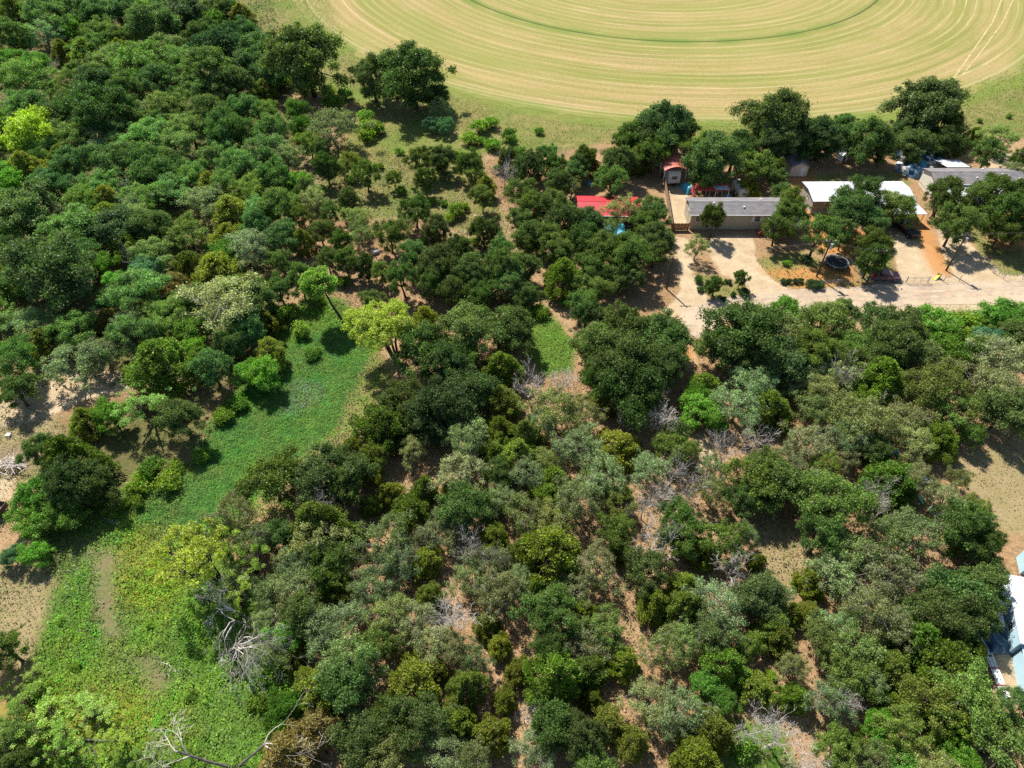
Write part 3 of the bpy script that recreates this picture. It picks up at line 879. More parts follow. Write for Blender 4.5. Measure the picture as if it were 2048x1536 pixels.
plant_many('j', """25,15,54 165,100,58 125,100,44 50,330,62 972,370,42 215,400,62 462,420,72 450,470,62 375,530,62 92,680,66 345,680,44 605,480,52 850,630,58 1000,735,72 530,640,58 535,700,62 165,840,66
705,900,62 738,940,52 778,985,52 842,975,62 822,1020,78 1000,850,48 1000,800,72 1000,875,44 900,980,44 640,1045,92 705,1060,48 850,1120,62 990,1075,64 665,1165,72 825,1365,94 615,1355,48 590,1305,54 860,1190,56
975,1250,48 932,1375,86 920,1445,82 982,1470,78 1000,1290,48 1008,1400,48 1209,800,54 1412,770,66 1235,890,78 1050,865,64 1100,962,74 1035,905,72 1565,950,60 1810,1010,58 1623,1165,54 1580,1225,44 1620,1225,48
1550,1255,72 1095,985,72 1100,1105,108 1040,1100,64 1367,1172,62 1310,1202,76 1400,1100,54 1170,1228,52 1080,1180,54 1175,1345,76 1035,1340,54 1265,1485,66 1395,1515,90 1085,1390,62 1555,1270,68 1710,1485,58
1273,320,52 1948,270,36 1495,372,42 1185,1395,50 870,1340,50 1240,1100,44 980,1010,48 745,1010,44""")
plant_many('J', """318,730,114 137,910,100 762,855,92 795,835,60 1540,815,80 1760,762,100 1878,872,74 1780,962,100 1105,1345,108 1243,1320,66 1450,1322,86 1850,1280,78 1900,1322,118 1940,1297,64 1905,1460,92 1587,1390,58 1785,1405,50 1125,555,72 1512,1125,34""")
plant_many('k', """347,590,58 350,565,54 212,640,56 635,1455,86 575,1510,108 500,560,40""")
plant_many('b', """140,55,44 70,130,50 20,120,46 15,240,58 20,370,60 592,225,48 600,258,48 592,365,56 32,458,72 207,525,48 290,500,34 225,560,44 380,660,62 390,702,44 497,745,46 530,745,62 222,830,62
85,990,74 55,1040,62 130,1020,72 65,1105,50 575,1270,58 575,1415,60 1400,825,70 1862,655,86 1875,685,64 1925,700,82 2010,635,82 1570,627,72 1410,1372,58 1450,1400,54 1760,1450,64 1800,1528,72 1925,1525,64 1400,790,50""")
plant_many('t', """20,1112,38 292,540,62 1980,678,64 865,245,32 890,250,34 215,600,46""")
plant_many('s', """425,35,52 560,158,46 655,178,32 665,202,46 690,185,32 730,228,42 735,255,50 752,252,34 962,250,44 985,245,32 937,273,36 962,280,22 988,287,36 1020,270,36 1078,262,20 697,316,30 785,345,16 912,415,40 930,410,26 887,405,22
570,620,52 600,650,42 300,930,52 345,930,38 1936,650,62 1485,1490,52 2018,232,14 1960,240,12 640,600,30 620,700,34 470,800,40 60,1000,40 1545,1350,24 1232,1265,16 1275,1338,18 1960,645,50 1905,640,40 2035,700,40 1380,840,40 1440,850,34 540,1330,50 560,1400,44 1590,1170,18""")
plant_many('d', """67,15,28 105,125,30 1007,345,50 265,402,54 260,510,34 640,1005,72 935,1090,64 895,1217,92 1064,772,72 1115,757,62 1318,795,44 1325,840,62 1448,905,80 1515,890,72 1350,935,62 1385,970,54 1690,742,60 1750,815,54 1748,1000,62
1755,1030,56 1290,1010,62 1345,990,62 1380,990,52 1298,1088,94 1470,1140,76 1525,1460,84 1560,1465,90 1610,1515,82 340,830,40 1690,1400,54 1640,1400,40 975,1190,56 1050,1430,40 1125,310,28 1000,1120,50 1440,1215,50 1240,830,40""")
plant_many('o', "424,735,66 150,955,84 520,600,60 490,650,64 960,590,60 1050,590,56 600,560,60 560,580,56")
plant_many('s', "640,380,30 700,360,26 800,380,26 860,400,24 900,430,28 950,480,24 690,420,30 590,400,36 850,480,22 1000,330,34 1040,300,30 910,310,30 800,300,24 760,330,22 690,560,34 440,825,44 330,960,50 270,960,50 260,1000,40 400,905,34 540,620,40 1080,620,40 1130,600,30 220,1010,40")
plant_many('l', "620,290,50 980,560,54 520,420,64 500,380,60 560,520,54 700,330,40")
plant_many('f', "235,1470,60 60,1350,50 300,1510,60 445,1085,78 500,1120,78 470,1195,70 415,1190,60 120,1490,70")
plant_many('g', "525,1190,60 550,1300,58 530,1245,50 480,1150,50 10,1490,60")
plant_many('s', "535,1350,44 510,1405,40 545,1440,50 500,1300,36 470,1340,30 60,1380,40 150,1330,20 300,1250,18 120,1240,16 380,1390,26")
plant_many('o', "640,460,52 655,520,48 700,400,46 760,540,50 900,580,60 745,600,48 640,302,46 610,380,46 690,520,44")
plant_many('l', "660,425,46 950,350,42 1050,480,46 790,360,34")
# trees that can be told apart one by one
plant('O', 612, 112, 108, "large lone dark oak with tall rounded crown between wood and hay field", hs=1.1)
plant('o', 607, 162, 36, "narrow dark oak sapling in front of the lone oak", hs=1.1)
plant('O', 745, 146, 78, "smaller, lacier of two dark oaks standing together by the hay field", hs=1.05)
plant('O', 825, 140, 104, "larger, denser of two dark oaks standing together by the hay field", hs=1.0)
plant('O', 873, 188, 50, "low dark oak crouching at the foot of the paired oaks", hs=.8)
plant('O', 1860, 214, 122, "tallest broad dark oak towering over the junk pile", hs=.95)
for u, v, w in ((1335, 250, 92), (1290, 270, 72), (1258, 276, 62), (1366, 248, 46)):
    plant('O', u, v, w, "tall dark oak behind the red-roofed carport shelter", "oaks behind the carport shelter", hs=1.1)
for u, v, w in ((1562, 240, 94), (1602, 262, 82), (1548, 276, 80), (1681, 258, 56), (1648, 270, 72), (1620, 292, 56)):
    plant('O', u, v, w, "tall dark oak behind the beige gable shed", "oaks behind the beige shed", hs=1.05)
for u, v, w in ((1736, 275, 76), (1768, 290, 62), (1831, 284, 66), (1900, 282, 56), (1890, 240, 70), (1800, 262, 50)):
    plant('O', u, v, w, "dark oak hanging over the blue junk pile", "oaks over the junk pile")
for u, v, w in ((1420, 317, 88), (1410, 296, 70), (1470, 298, 80), (1508, 330, 72), (1420, 346, 66), (1548, 336, 40), (1553, 358, 36), (1583, 408, 54), (1566, 388, 42)):
    plant('o', u, v, w, "dark oak in the back yard of the tan mobile home", "oaks behind the tan mobile home")
plant('o', 1430, 437, 46, "small oak on a bare trunk before the tan mobile home wall", hs=1.2)
plant('g', 1394, 492, 44, "slim sparse oak beside the drive gate of the tan home", hs=1.2)
plant('o', 1556, 455, 62, "oak shading the white porch roof of the tan home")
plant('o', 1582, 432, 62, "oak at the end wall of the tan mobile home")
plant('g', 1244, 418, 58, "thin oak spreading over the red cabin roof", hs=1.1)
plant('g', 1214, 456, 40, "sparse small oak over the turquoise tarp", hs=1.1)
plant('o', 1310, 432, 56, "oak between the red cabin and the plank fence")
plant('o', 1728, 388, 66, "oak rising against the white-roofed home's roof", hs=1.1)
for u, v, w in ((1698, 420, 80), (1795, 420, 60), (1745, 442, 60)):
    plant('o', u, v, w, "oak in front of the white-roofed mobile home", "oaks before the white-roofed home")
plant('g', 1778, 398, 46, "half-bare oak over the white patio roof")
plant('o', 1634, 474, 70, "broad oak spreading over the trampoline")
plant('o', 1690, 468, 42, "small oak behind the trampoline")
plant('o', 1745, 488, 66, "oak with pale dead limbs above the maroon car")
plant('o', 1743, 518, 56, "low dark oak shading the maroon car")
plant('o', 1890, 388, 68, "oak growing up past the white carport roof", hs=1.1)
plant('g', 1872, 414, 42, "sparse oak at the corner of the white carport roof")
plant('o', 1911, 450, 74, "oak beside the tall utility pole near the gravel drive")
for u, v, w in ((2005, 388, 80), (1970, 402, 62), (2018, 430, 80), (2005, 460, 62), (2045, 455, 56)):
    plant('o', u, v, w, "oak in front of the grey-roofed mobile home", "oaks before the grey-roofed home")
plant('o', 1976, 306, 64, "round oak behind the grey-roofed mobile home", hs=1.05)
plant('o', 2040, 315, 36, "oak by the sandy track at the wood edge")
plant('B', 55, 270, 92, "vivid yellow-green elm glowing among dark oaks of the dense wood")
plant('G', 448, 612, 122, "big pale silvery oak standing by the pond's upper end", hs=1.0)
plant('G', 500, 492, 74, "smaller silvery oak with pale trunk above the pond", hs=1.15)
plant('r', 1192, 334, 34, "rusty brown dying juniper near the red-roofed cabin")
plant('f', 288, 812, 96, "light green willow on the shaded pond bank beside junipers", hs=.75)
plant('f', 45, 1400, 84, "light green willow in the hollow's far corner by dry grass", hs=.6)
plant('f', 80, 1445, 112, "wide feathery willow next to the fallen dead trunk", hs=.55)
plant('f', 180, 1425, 78, "low feathery willow in the weedy hollow", hs=.45)
for u, v, w, k in ((455, 1040, 90, 0), (505, 1085, 70, 1)):
    plant('g', u, v, w, "sparse tall oak with dark stems beside the yellow willow", "sparse stems beside the yellow willow", hs=1.3)

# lesser trees filling the dense wood between the ones above
rf_ = random.Random(12)
tries = 0
FILL = px_poly([(-60, -40), (470, -40), (560, 200), (600, 330), (540, 560), (480, 640), (250, 760), (-60, 700)])
got = 0
while tries < 3000 and got < 70:
    tries += 1
    u, v = rf_.uniform(-60, 600), rf_.uniform(-30, 760)
    p = P(u, v, 3)
    if sd_poly(np.array([p.x]), np.array([p.y]), FILL)[0] < 0:
        continue
    if min(math.hypot(p.x - x, p.y - y) - w * .36 for _, x, y, w in TREES) < 1.1:
        continue
    got += 1
    plant(rf_.choice('olljgjb'), u, v, rf_.uniform(4.2, 6.4) * FPX / depth_at(u, v, 3))
FILL2 = px_poly([(600, 1000), (760, 860), (1000, 780), (1160, 800), (1400, 850), (1560, 800), (1830, 900), (1840, 1060), (1880, 1200), (1860, 1560), (640, 1560), (600, 1250)])
OPEN = [px_poly(q) for q in ([(1480, 1000), (1560, 1030), (1640, 1110), (1690, 1250), (1620, 1250), (1530, 1130)], [(1370, 840), (1440, 870), (1440, 960), (1385, 950)], [(1230, 1120), (1280, 1200), (1330, 1330), (1270, 1370), (1210, 1250)],
        [(760, 930), (830, 950), (840, 1010), (780, 1040), (740, 990)], [(1240, 1400), (1290, 1480), (1260, 1560), (1200, 1500)])]
tries = got = 0
while tries < 4000 and got < 22:
    tries += 1
    u, v = rf_.uniform(600, 1880), rf_.uniform(780, 1560)
    p = P(u, v, 2.5)
    q1, q2 = np.array([p.x]), np.array([p.y])
    if sd_poly(q1, q2, FILL2)[0] < 0 or any(sd_poly(q1, q2, q)[0] > 0 for q in OPEN):
        continue
    if min(math.hypot(p.x - x, p.y - y) - w * .40 for _, x, y, w in TREES) < .7:
        continue
    got += 1
    plant(rf_.choice('gggjjlg'), u, v, rf_.uniform(2.6, 4.6) * FPX / depth_at(u, v, 2.5))
# three willows with stems of their own
def special_willow(mesh, foot, label, tint, rz=0):
    p = P(*foot)
    r = thing("willow_tree", label, "tree", (p.x, p.y, hz(p.x, p.y)), rz)
    mesh[0].materials.append(M['bark'])
    mesh[1].materials.append(M['leaf'])
    obj("trunk", mesh[0], None, r)
    b = obj("crown", mesh[1], None, r)
    b.color = (*tint, 1)
    return r
special_willow(make_willow(301, 9.6, 5.0, 4, (-1.4, .6), 520, .17, 120, .7, .45, .95), (794, 724), "yellow-green umbrella-shaped willow on three stems at the pond edge", (.31, .38, .05))
special_willow(make_willow(302, 9.3, 4.2, 1, (-3.0, .8), 560, .19, 75, .9, .6, .3), (688, 645), "bright green willow leaning on one dark trunk over the pond", (.20, .35, .045))
special_willow(make_willow(303, 9.0, 3.4, 6, (-1.6, .3), 430, .16, 84, .9, .4, 1.25, .12), (448, 1172), "bent yellow willow with long leaning stems over the weeds", (.31, .36, .045))
def special_dead(seed, foot, label, H, rz, maxd=5, lean=.3, stems=3, sc=1.0):
    maxd += 1
    tr, br, w, h = make_dead(seed, H, maxd, .3, lean, stems, .55, (2, 2), .5, .009)
    tr.materials.append(M['deadwood_dark'])
    br.materials.append(M['deadwood'])
    p = P(*foot)
    r = thing("dead_willow_tree", label, "tree", (p.x, p.y, hz(p.x, p.y)), rz)
    r.scale = (sc, sc, sc)
    obj("trunk", tr, None, r)
    obj("branches", br, None, r)
special_dead(401, (455, 1300), "tall bare dead willow with dark stems standing in the weeds", 8.2, 2.6, 4, .35)
special_dead(402, (470, 1535), "broad bare dead willow with pale arching twigs and thick limbs", 8.2, 1.4, 4, .5)
special_dead(403, (520, 1255), "dark leaning dead stems beside the tall dead willow", 7.0, 2.0, 4, .25, 2)

# fallen wood
def log(name, a, b, r, label, mat, group=None, twigs=0, seed=0):
    rr = random.Random(seed)
    pa, pb = P(*a), P(*b)
    pa.z, pb.z = hz(pa.x, pa.y) + r * .8, hz(pb.x, pb.y) + r * .8
    t_ = thing(name, label, 'log', (pa.x, pa.y, pa.z), 0, group)
    d = pb - pa
    m = MB()
    side = Vector((-d.y, d.x, 0)) * .06
    m.tube([(0, 0, 0), d * .35 + side, d * .7 - side * .5, d], [r, r * .85, r * .6, r * .3], 6)
    obj("trunk", m, mat, t_)
    if twigs:
        b_ = MB()
        for i in range(twigs):
            q = d * rr.uniform(.35, 1.0)
            branch_tree(b_, rr, q, (d.normalized() * .5 + Vector((rr.gauss(0, .8), rr.gauss(0, .8), rr.uniform(.05, .6)))).normalized(), d.length * rr.uniform(.18, .34), r * .4, 1, 3, .1, .4, (1, 2), None, .7)
        obj("branches", b_, mat, t_)
    return t_
log("fallen_tree", (110, 1500), (262, 1468), .13, "fallen dead trunk with forked bare branches in the hollow", M['deadwood_dark'], None, 9, 1)
log("fallen_branch", (322, 1325), (362, 1348), .06, "curved pale fallen branch lying on bright weeds", M['deadwood'], None, 3, 2)
log("fallen_branch", (738, 1262), (770, 1250), .09, "white fallen branch in a dark gap of the dry woodland", M['deadwood'], None, 2, 3)
log("fallen_branch", (205, 1035), (232, 1048), .07, "pale fallen branch below the broad green elm thicket", M['deadwood'], None, 3, 4)
log("fallen_branch", (75, 855), (100, 838), .06, "thin fallen branch on the dry sandy bank", M['deadwood'], None, 3, 5)
log("fallen_branch", (1207, 1294), (1217, 1315), .09, "short white log beside a dense round juniper", M['deadwood'], None, 0, 6)
log("fallen_branch", (1280, 1305), (1310, 1325), .09, "dark fallen log on pale leaf litter by a scrub oak", M['deadwood_dark'], None, 1, 7)
log("fallen_branch", (888, 436), (902, 448), .1, "grey log on the bare patch above the pond wood", M['deadwood'], None, 0, 8)
log("fallen_branch", (948, 430), (962, 445), .1, "slim grey log on leaf litter near a flat-topped oak", M['deadwood'], None, 0, 9)
bp = thing("brush_pile", "heap of cut grey branches at the dry grass edge", "brush pile", tuple(P(22, 935)))
rr = random.Random(9)
m = MB()
for i in range(46):
    a = rr.uniform(0, 6.28)
    c = Vector((rr.gauss(0, .9), rr.gauss(0, .7), rr.uniform(.1, .8)))
    d = Vector((math.cos(a), math.sin(a), rr.uniform(-.25, .25))) * rr.uniform(.7, 1.9)
    m.tube([c - d, c + Vector((0, 0, .08)), c + d], [.05, .04, .015], 4, False)
obj("branches", m, M['deadwood'], bp)

# ------------------------------------------------------------------ ground cover nobody could count
def scatter(name, polys, dens, size, tints, label, seed, hgt=(.05, .35), aspect=.8, noise=.5, upright=False, excl=None, clump=0.0):
    rng = np.random.default_rng(seed)
    pts = []
    for q in polys:
        q = np.array(px_poly(q))
        lo, hi = q.min(0), q.max(0)
        n = int((hi[0] - lo[0]) * (hi[1] - lo[1]) * dens)
        xy = rng.uniform(lo, hi, (n, 2))
        d = sd_poly(xy[:, 0], xy[:, 1], q)
        xy = xy[(d + rng.normal(0, .5, n)) > 0]
        pts.append(xy)
    xy = np.concatenate(pts)
    wv = np.sin(xy[:, 0] * 1.9 + 2 * np.sin(xy[:, 1] * 1.3)) * np.sin(xy[:, 1] * 2.3 + 1.7 * np.sin(xy[:, 0] * 1.1)) * .5 + .5
    if clump:
        w2 = np.sin(xy[:, 0] * .37 + 2 * np.sin(xy[:, 1] * .29 + 1)) * np.sin(xy[:, 1] * .41 + 1.7 * np.sin(xy[:, 0] * .23)) * .5 + .5
        keep = rng.random(len(xy)) < (1 - clump) + clump * (.5 * wv + .9 * w2)
        xy, wv = xy[keep], wv[keep]
    if excl:
        for q in excl:
            ok = sd_poly(xy[:, 0], xy[:, 1], px_poly(q)) < rng.normal(0, .4, len(xy))
            xy, wv = xy[ok], wv[ok]
    n = len(xy)
    z = hz_np(xy[:, 0], xy[:, 1]) + hgt[0] + (hgt[1] - hgt[0]) * (.55 * wv + .45 * rng.random(n))
    nn = rng.normal(size=(n, 3)) * noise
    nn[:, 2] = np.abs(nn[:, 2]) + (.1 if upright else .7)
    v, f = leaves_at(np.c_[xy, z], nn, size * rng.uniform(.45, 1.0, n) ** 1.0 * np.where(rng.random(n) < .12, 1.9, 1.2), aspect, rng)
    o = obj(name, np_mesh(name, v, f), M['leaf'] if name in ('leaf_litter', 'twig_litter') else M['pond_cover'] if name == 'marsh_plants' else M['cover'])
    o.color = (*tints, 1)
    tag(o, label, "plants")
    return kind(o, "stuff")
BROWN_EX = REG['brown']
scatter("marsh_plants", [[(690, 640), (738, 668), (735, 712), (715, 770), (672, 850), (600, 912), (545, 965), (440, 1030), (350, 1062), (265, 1040), (300, 985), (385, 945), (385, 885), (455, 800), (540, 745), (575, 690), (640, 655)]],
        110, .11, (.085, .225, .038), "even carpet of green water plants covering the pond", 501, (.05, .30), noise=.38)
scatter("dry_grass", REG['dry'], 12, .14, (.23, .19, .085), "short parched grass of the dry clearings", 512, (.0, .04), 1.0, .25, clump=.7)
scatter("pond_algae", [[(560, 800), (590, 755), (640, 755), (650, 785), (610, 815), (570, 830)]], 34, .1, (.22, .25, .22), "silvery patch of floating plants in the middle of the pond", 511, (.2, .36), noise=.3)
scatter("weeds", [[(350, 1062), (440, 1035), (560, 960), (600, 1010), (440, 1120), (520, 1200), (560, 1300), (640, 1420), (600, 1620), (60, 1620), (60, 1330), (130, 1180), (190, 1100), (250, 1050)]],
        66, .13, (.135, .315, .022), "bright green weeds filling the hollow below the pond", 502, (.03, .75), excl=BROWN_EX, clump=.85)
scatter("yellow_weeds", REG['yellow'][:1], 40, .15, (.26, .30, .03), "patch of yellowing weeds in the hollow", 503, (.08, .6), clump=.6)
scatter("bank_weeds", [[(560, 640), (620, 585), (690, 600), (760, 680), (775, 760), (700, 860), (620, 950), (600, 920), (672, 850), (715, 770), (735, 712), (738, 668), (690, 640), (640, 655), (575, 690)], REG['lush'][1], REG['lush'][2], REG['lush'][3]],
        44, .13, (.135, .275, .028), "green weeds on pond banks and in small clearings", 504, (.05, .6), clump=.7)
scatter("meadow_grass", REG['meadow'] + REG['lawn'], 9, .15, (.18, .19, .055), "tufts of rough grass on the open ground", 505, (.01, .16), 1.0, .6, False, clump=.8)
WOOD = [[(540, 930), (760, 800), (1150, 760), (1560, 740), (1840, 800), (1980, 1050), (1990, 1640), (640, 1640), (560, 1300), (520, 1130)]]
scatter("undergrowth", [WOOD[0]] + [[(560, 320), (1080, 310), (1090, 620), (880, 650), (560, 640), (430, 800), (300, 800)]], 5, .16, (.12, .145, .05), "low scrub and seedlings on the woodland floor", 506, (.02, .4), .9, .8, clump=.85)
scatter("leaf_litter", WOOD + [[(560, 340), (1060, 330), (1060, 620), (860, 660), (560, 600)]], 9, .15, (.24, .16, .10), "brown fallen leaves on the woodland floor", 507, (.01, .1), .9, .4, clump=.5)
scatter("wood_floor_plants", [[(-200, -100), (520, -100), (620, 300), (560, 620), (260, 780), (-120, 780)]], 5, .28, (.09, .13, .045), "low green growth under the dense wood", 508, (.02, .6), .9, .8, clump=.6)
scatter("hollow_brush", [[(60, 1090), (240, 1050), (250, 1300), (60, 1340), (-60, 1330), (-60, 1120)], [(60, 1080), (110, 1040), (200, 990), (300, 955), (390, 920), (330, 1060), (180, 1110), (120, 1160)], [(-60, 800), (110, 820), (200, 960), (120, 1080), (-60, 1060)]], 24, .13, (.15, .18, .07), "dull green weeds on the dry hollow edge", 509, (.03, .35), clump=.8, excl=BROWN_EX)
scatter("twig_litter", WOOD + [[(560, 340), (1060, 330), (1060, 620), (860, 660), (560, 600)], [(40, 1080), (500, 1200), (560, 1500), (60, 1500)]], .5, .045, (.26, .24, .21), "fallen grey twigs on the ground", 513, (.03, .3), 16.0, .25, clump=.7)

# ------------------------------------------------------------------ buildings, vehicles and yard things
def metal_roof(name, c, rough=.45, period=.3, dirt=None, spec=.4):
    t = NT(name)
    p = t.objco()
    sp = t.new("ShaderNodeSeparateXYZ")
    t.l.new(p, sp.inputs[0])
    n = t.noise(p, .9, 4, .6)
    cc = t.mix(t.map(n, .35, .7, 0, .35), c, tuple(q * .72 for q in c))
    if dirt:
        cc = t.mix(t.map(t.noise(p, 1.7, 5, .7), .54, .72, 0, .6), cc, dirt)
    t.col(cc, rough, spec)
    return t.m
M['roof_red'] = metal_roof("red_metal", (.40, .022, .03), .45, dirt=(.36, .05, .05))
M['roof_rust'] = metal_roof("faded_red_metal", (.42, .105, .075), .6, dirt=(.30, .085, .065))
M['roof_red2'] = metal_roof("dull_red_metal", (.50, .075, .05), .55)
M['roof_white'] = metal_roof("white_metal", (.47, .48, .50), .5, dirt=(.36, .36, .36))
M['roof_tin'] = metal_roof("tin", (.58, .60, .63), .45, dirt=(.42, .40, .38))
t = NT("shingle")
p = t.objco()
br = t.new("ShaderNodeTexBrick")
t.l.new(p, br.inputs[0])
br.inputs["Scale"].default_value = 1.0
br.inputs["Brick Width"].default_value = .9
br.inputs["Row Height"].default_value = .3
br.inputs["Mortar Size"].default_value = .02
br.inputs["Color1"].default_value = (.125, .12, .125, 1)
br.inputs["Color2"].default_value = (.19, .18, .18, 1)
br.inputs["Mortar"].default_value = (.09, .09, .09, 1)
t.col(t.mix(t.map(t.noise(p, .8, 4, .6), .4, .7, 0, .6), br.outputs[0], (.22, .195, .18)), .95, .1)
M['shingle'] = t.m
def siding(name, c, vertical=False):
    t = NT(name)
    p = t.objco()
    sp = t.new("ShaderNodeSeparateXYZ")
    t.l.new(p, sp.inputs[0])
    s = t.math('PINGPONG', sp.outputs[0 if vertical else 2], .11)
    n = t.noise(p, .8, 4, .6)
    cc = t.mix(t.map(n, .35, .7, 0, .4), c, tuple(q * .75 for q in c))
    cc = t.mix(t.map(s, 0, .02, .45, 0), cc, tuple(q * .5 for q in c))
    t.col(cc, .7, .25)
    return t.m
M['tan'] = siding("tan_siding", (.42, .36, .265))
M['cream'] = siding("cream_siding", (.62, .58, .48))
M['grey_wall'] = siding("grey_siding", (.30, .285, .26))
M['beige'] = siding("beige_siding", (.50, .46, .39))
M['blue_wall'] = siding("pale_blue_siding", (.42, .60, .68), True)
M['dark_wall'] = siding("dark_wood", (.10, .07, .055), True)
M['white'] = plain("white_paint", (.62, .62, .60), .5, .3, var=.12, dirt=(.5, .47, .42))
M['glass'] = plain("window_glass", (.03, .04, .05), .08, .6, var=.1)
M['wood'] = plain("weathered_wood", (.30, .21, .14), .9, .1, var=.35, scale=4)
M['wood_red'] = plain("red_stained_wood", (.28, .085, .05), .8, .2, var=.3, scale=4)
M['wood_brown'] = plain("brown_gate_wood", (.27, .125, .055), .85, .15, var=.3, scale=4)
M['wood_grey'] = plain("grey_wood", (.36, .33, .29), .9, .1, var=.3, scale=4)
M['pole'] = plain("pole_wood", (.085, .065, .05), .9, .1, var=.3, scale=3)
M['steel'] = plain("galvanised_steel", (.42, .43, .44), .4, .5, .6, var=.2)
M['black'] = plain("black_mat", (.022, .023, .026), .6, .3, var=.3)
M['tyre'] = plain("tyre_rubber", (.02, .02, .02), .85, .2, var=.2)
M['tarp_blue'] = plain("blue_tarp", (.035, .30, .50), .45, .4, var=.35, scale=2.5, dirt=(.25, .45, .52))
M['tarp_cyan'] = plain("turquoise_tarp", (.06, .33, .44), .45, .4, var=.3, scale=2.5)
M['tarp_dark'] = plain("dark_blue_tarp", (.03, .085, .14), .5, .4, var=.5, scale=3, dirt=(.22, .30, .36))
M['concrete'] = plain("concrete", (.38, .36, .33), .9, .15, var=.2)
M['maroon'] = plain("maroon_paint", (.16, .02, .045), .25, .5, var=.1)
M['carblack'] = plain("black_paint", (.012, .014, .018), .2, .6, var=.1)
M['carwhite'] = plain("white_car_paint", (.72, .73, .74), .25, .5, var=.05)
M['chrome'] = plain("chrome", (.6, .6, .6), .2, .5, .9, var=.05)
M['lamp_glass'] = plain("lamp_glass", (.65, .65, .62), .15, .6, var=.05)
M['lamp_red'] = plain("tail_lamp", (.4, .02, .02), .2, .5, var=.05)
M['yellow'] = plain("yellow_plastic", (.72, .70, .03), .4, .4, var=.1)
M['teal'] = plain("teal_paint", (.15, .55, .50), .6, .3, var=.2)
M['green_pl'] = plain("green_plastic", (.06, .28, .08), .45, .4, var=.1)
M['wire'] = plain("wire", (.12, .12, .12), .5, .3, var=.1)

def window(parent, x, z, w, h, y=-.03, axis='y', shutters=False, sgn=-1):
    """frame with a pane set in it, on the wall plane at y (or x when axis is 'x')"""
    fr, pn = MB(), MB()
    b = .09
    def bx(m, a0, a1, z0, z1, d0, d1):
        d0, d1 = sorted((d0, d1))
        if axis == 'y':
            m.box(a0, a1, d0, d1, z0, z1)
        else:
            m.box(d0, d1, a0, a1, z0, z1)
    o, i = y + sgn * .05, y - sgn * .02
    bx(fr, x - w / 2 - b, x + w / 2 + b, z - b, z, o, i)
    bx(fr, x - w / 2 - b, x + w / 2 + b, z + h, z + h + b, o, i)
    bx(fr, x - w / 2 - b, x - w / 2, z, z + h, o, i)
    bx(fr, x + w / 2, x + w / 2 + b, z, z + h, o, i)
    bx(fr, x - w / 2, x + w / 2, z + h / 2 - .025, z + h / 2 + .025, y + sgn * .035, i)
    f_ = obj("window", fr, M['white'], parent)
    bx(pn, x - w / 2, x + w / 2, z, z + h, y + sgn * .012, i)
    obj("pane", pn, M['glass'], f_)
    if shutters:
        for s in (-1, 1):
            sh = MB()
            xs = x + s * (w / 2 + b + .2)
            bx(sh, xs - .17, xs + .17, z - b, z + h + b, o, i)
            obj("shutter", sh, M['white'], f_)
def door(parent, x, z, w=.9, h=2.0, y=-.03, mat=None):
    d = obj("door", MB().box(x - w / 2, x + w / 2, y - .05, y + .02, z, z + h), mat or M['white'], parent)
    obj("handle", MB().box(x + w / 2 - .16, x + w / 2 - .08, y - .1, y - .05, z + h * .46, z + h * .5), M['steel'], d)

def gable_home(name, label, loc, L, D, zf, hw, ridge, wall, roof, rz=0, over=.35, skirt=None, ribs=0, trim=True, cat='house'):
    """long home; front wall on y=0, ridge along x"""
    r = thing(name, label, cat, loc, rz)
    obj("wall", MB().prism_x([(0, zf), (D, zf), (D, zf + hw), (D / 2, zf + hw + ridge * .93), (0, zf + hw)], 0, L), wall, r)
    obj("skirting", MB().box(.06, L - .06, .06, D - .06, -.2, zf - .003), skirt or M['concrete'], r)
    e = zf + hw
    sl = ridge / (D / 2)
    rf = obj("roof", MB().slab([(-over, -over, e - over * sl + .1), (L + over, -over, e - over * sl + .1), (L + over, D / 2, e + ridge + .1), (-over, D / 2, e + ridge + .1)], .1)
             .slab([(-over, D / 2 + .002, e + ridge + .1), (L + over, D / 2 + .002, e + ridge + .1), (L + over, D + over, e - over * sl + .1), (-over, D + over, e - over * sl + .1)], .1), roof, r)
    if trim:
        obj("gutter", MB().box(-over, L + over, -over - .09, -over - .004, e - over * sl - .03, e - over * sl + .09), M['white'], rf)
        obj("ridge_cap", MB().prism_x([(D / 2 - .16, e + ridge + .105 - .16 * sl), (D / 2 + .16, e + ridge + .105 - .16 * sl), (D / 2, e + ridge + .15)], -over, L + over), roof, rf)
    if ribs:
        me = MB().slab([(-.03, -over, e - over * sl + .14), (.03, -over, e - over * sl + .14), (.03, D / 2, e + ridge + .14), (-.03, D / 2, e + ridge + .14)], .035).mesh("rib")
        me2 = MB().slab([(-.03, D / 2, e + ridge + .14), (.03, D / 2, e + ridge + .14), (.03, D + over, e - over * sl + .14), (-.03, D + over, e - over * sl + .14)], .035).mesh("rib")
        for k in range(ribs + 1):
            for q in (me, me2):
                o = obj("rib", q, roof, rf)
                o.location.x = -over + (L + 2 * over) * k / ribs
    return r, rf

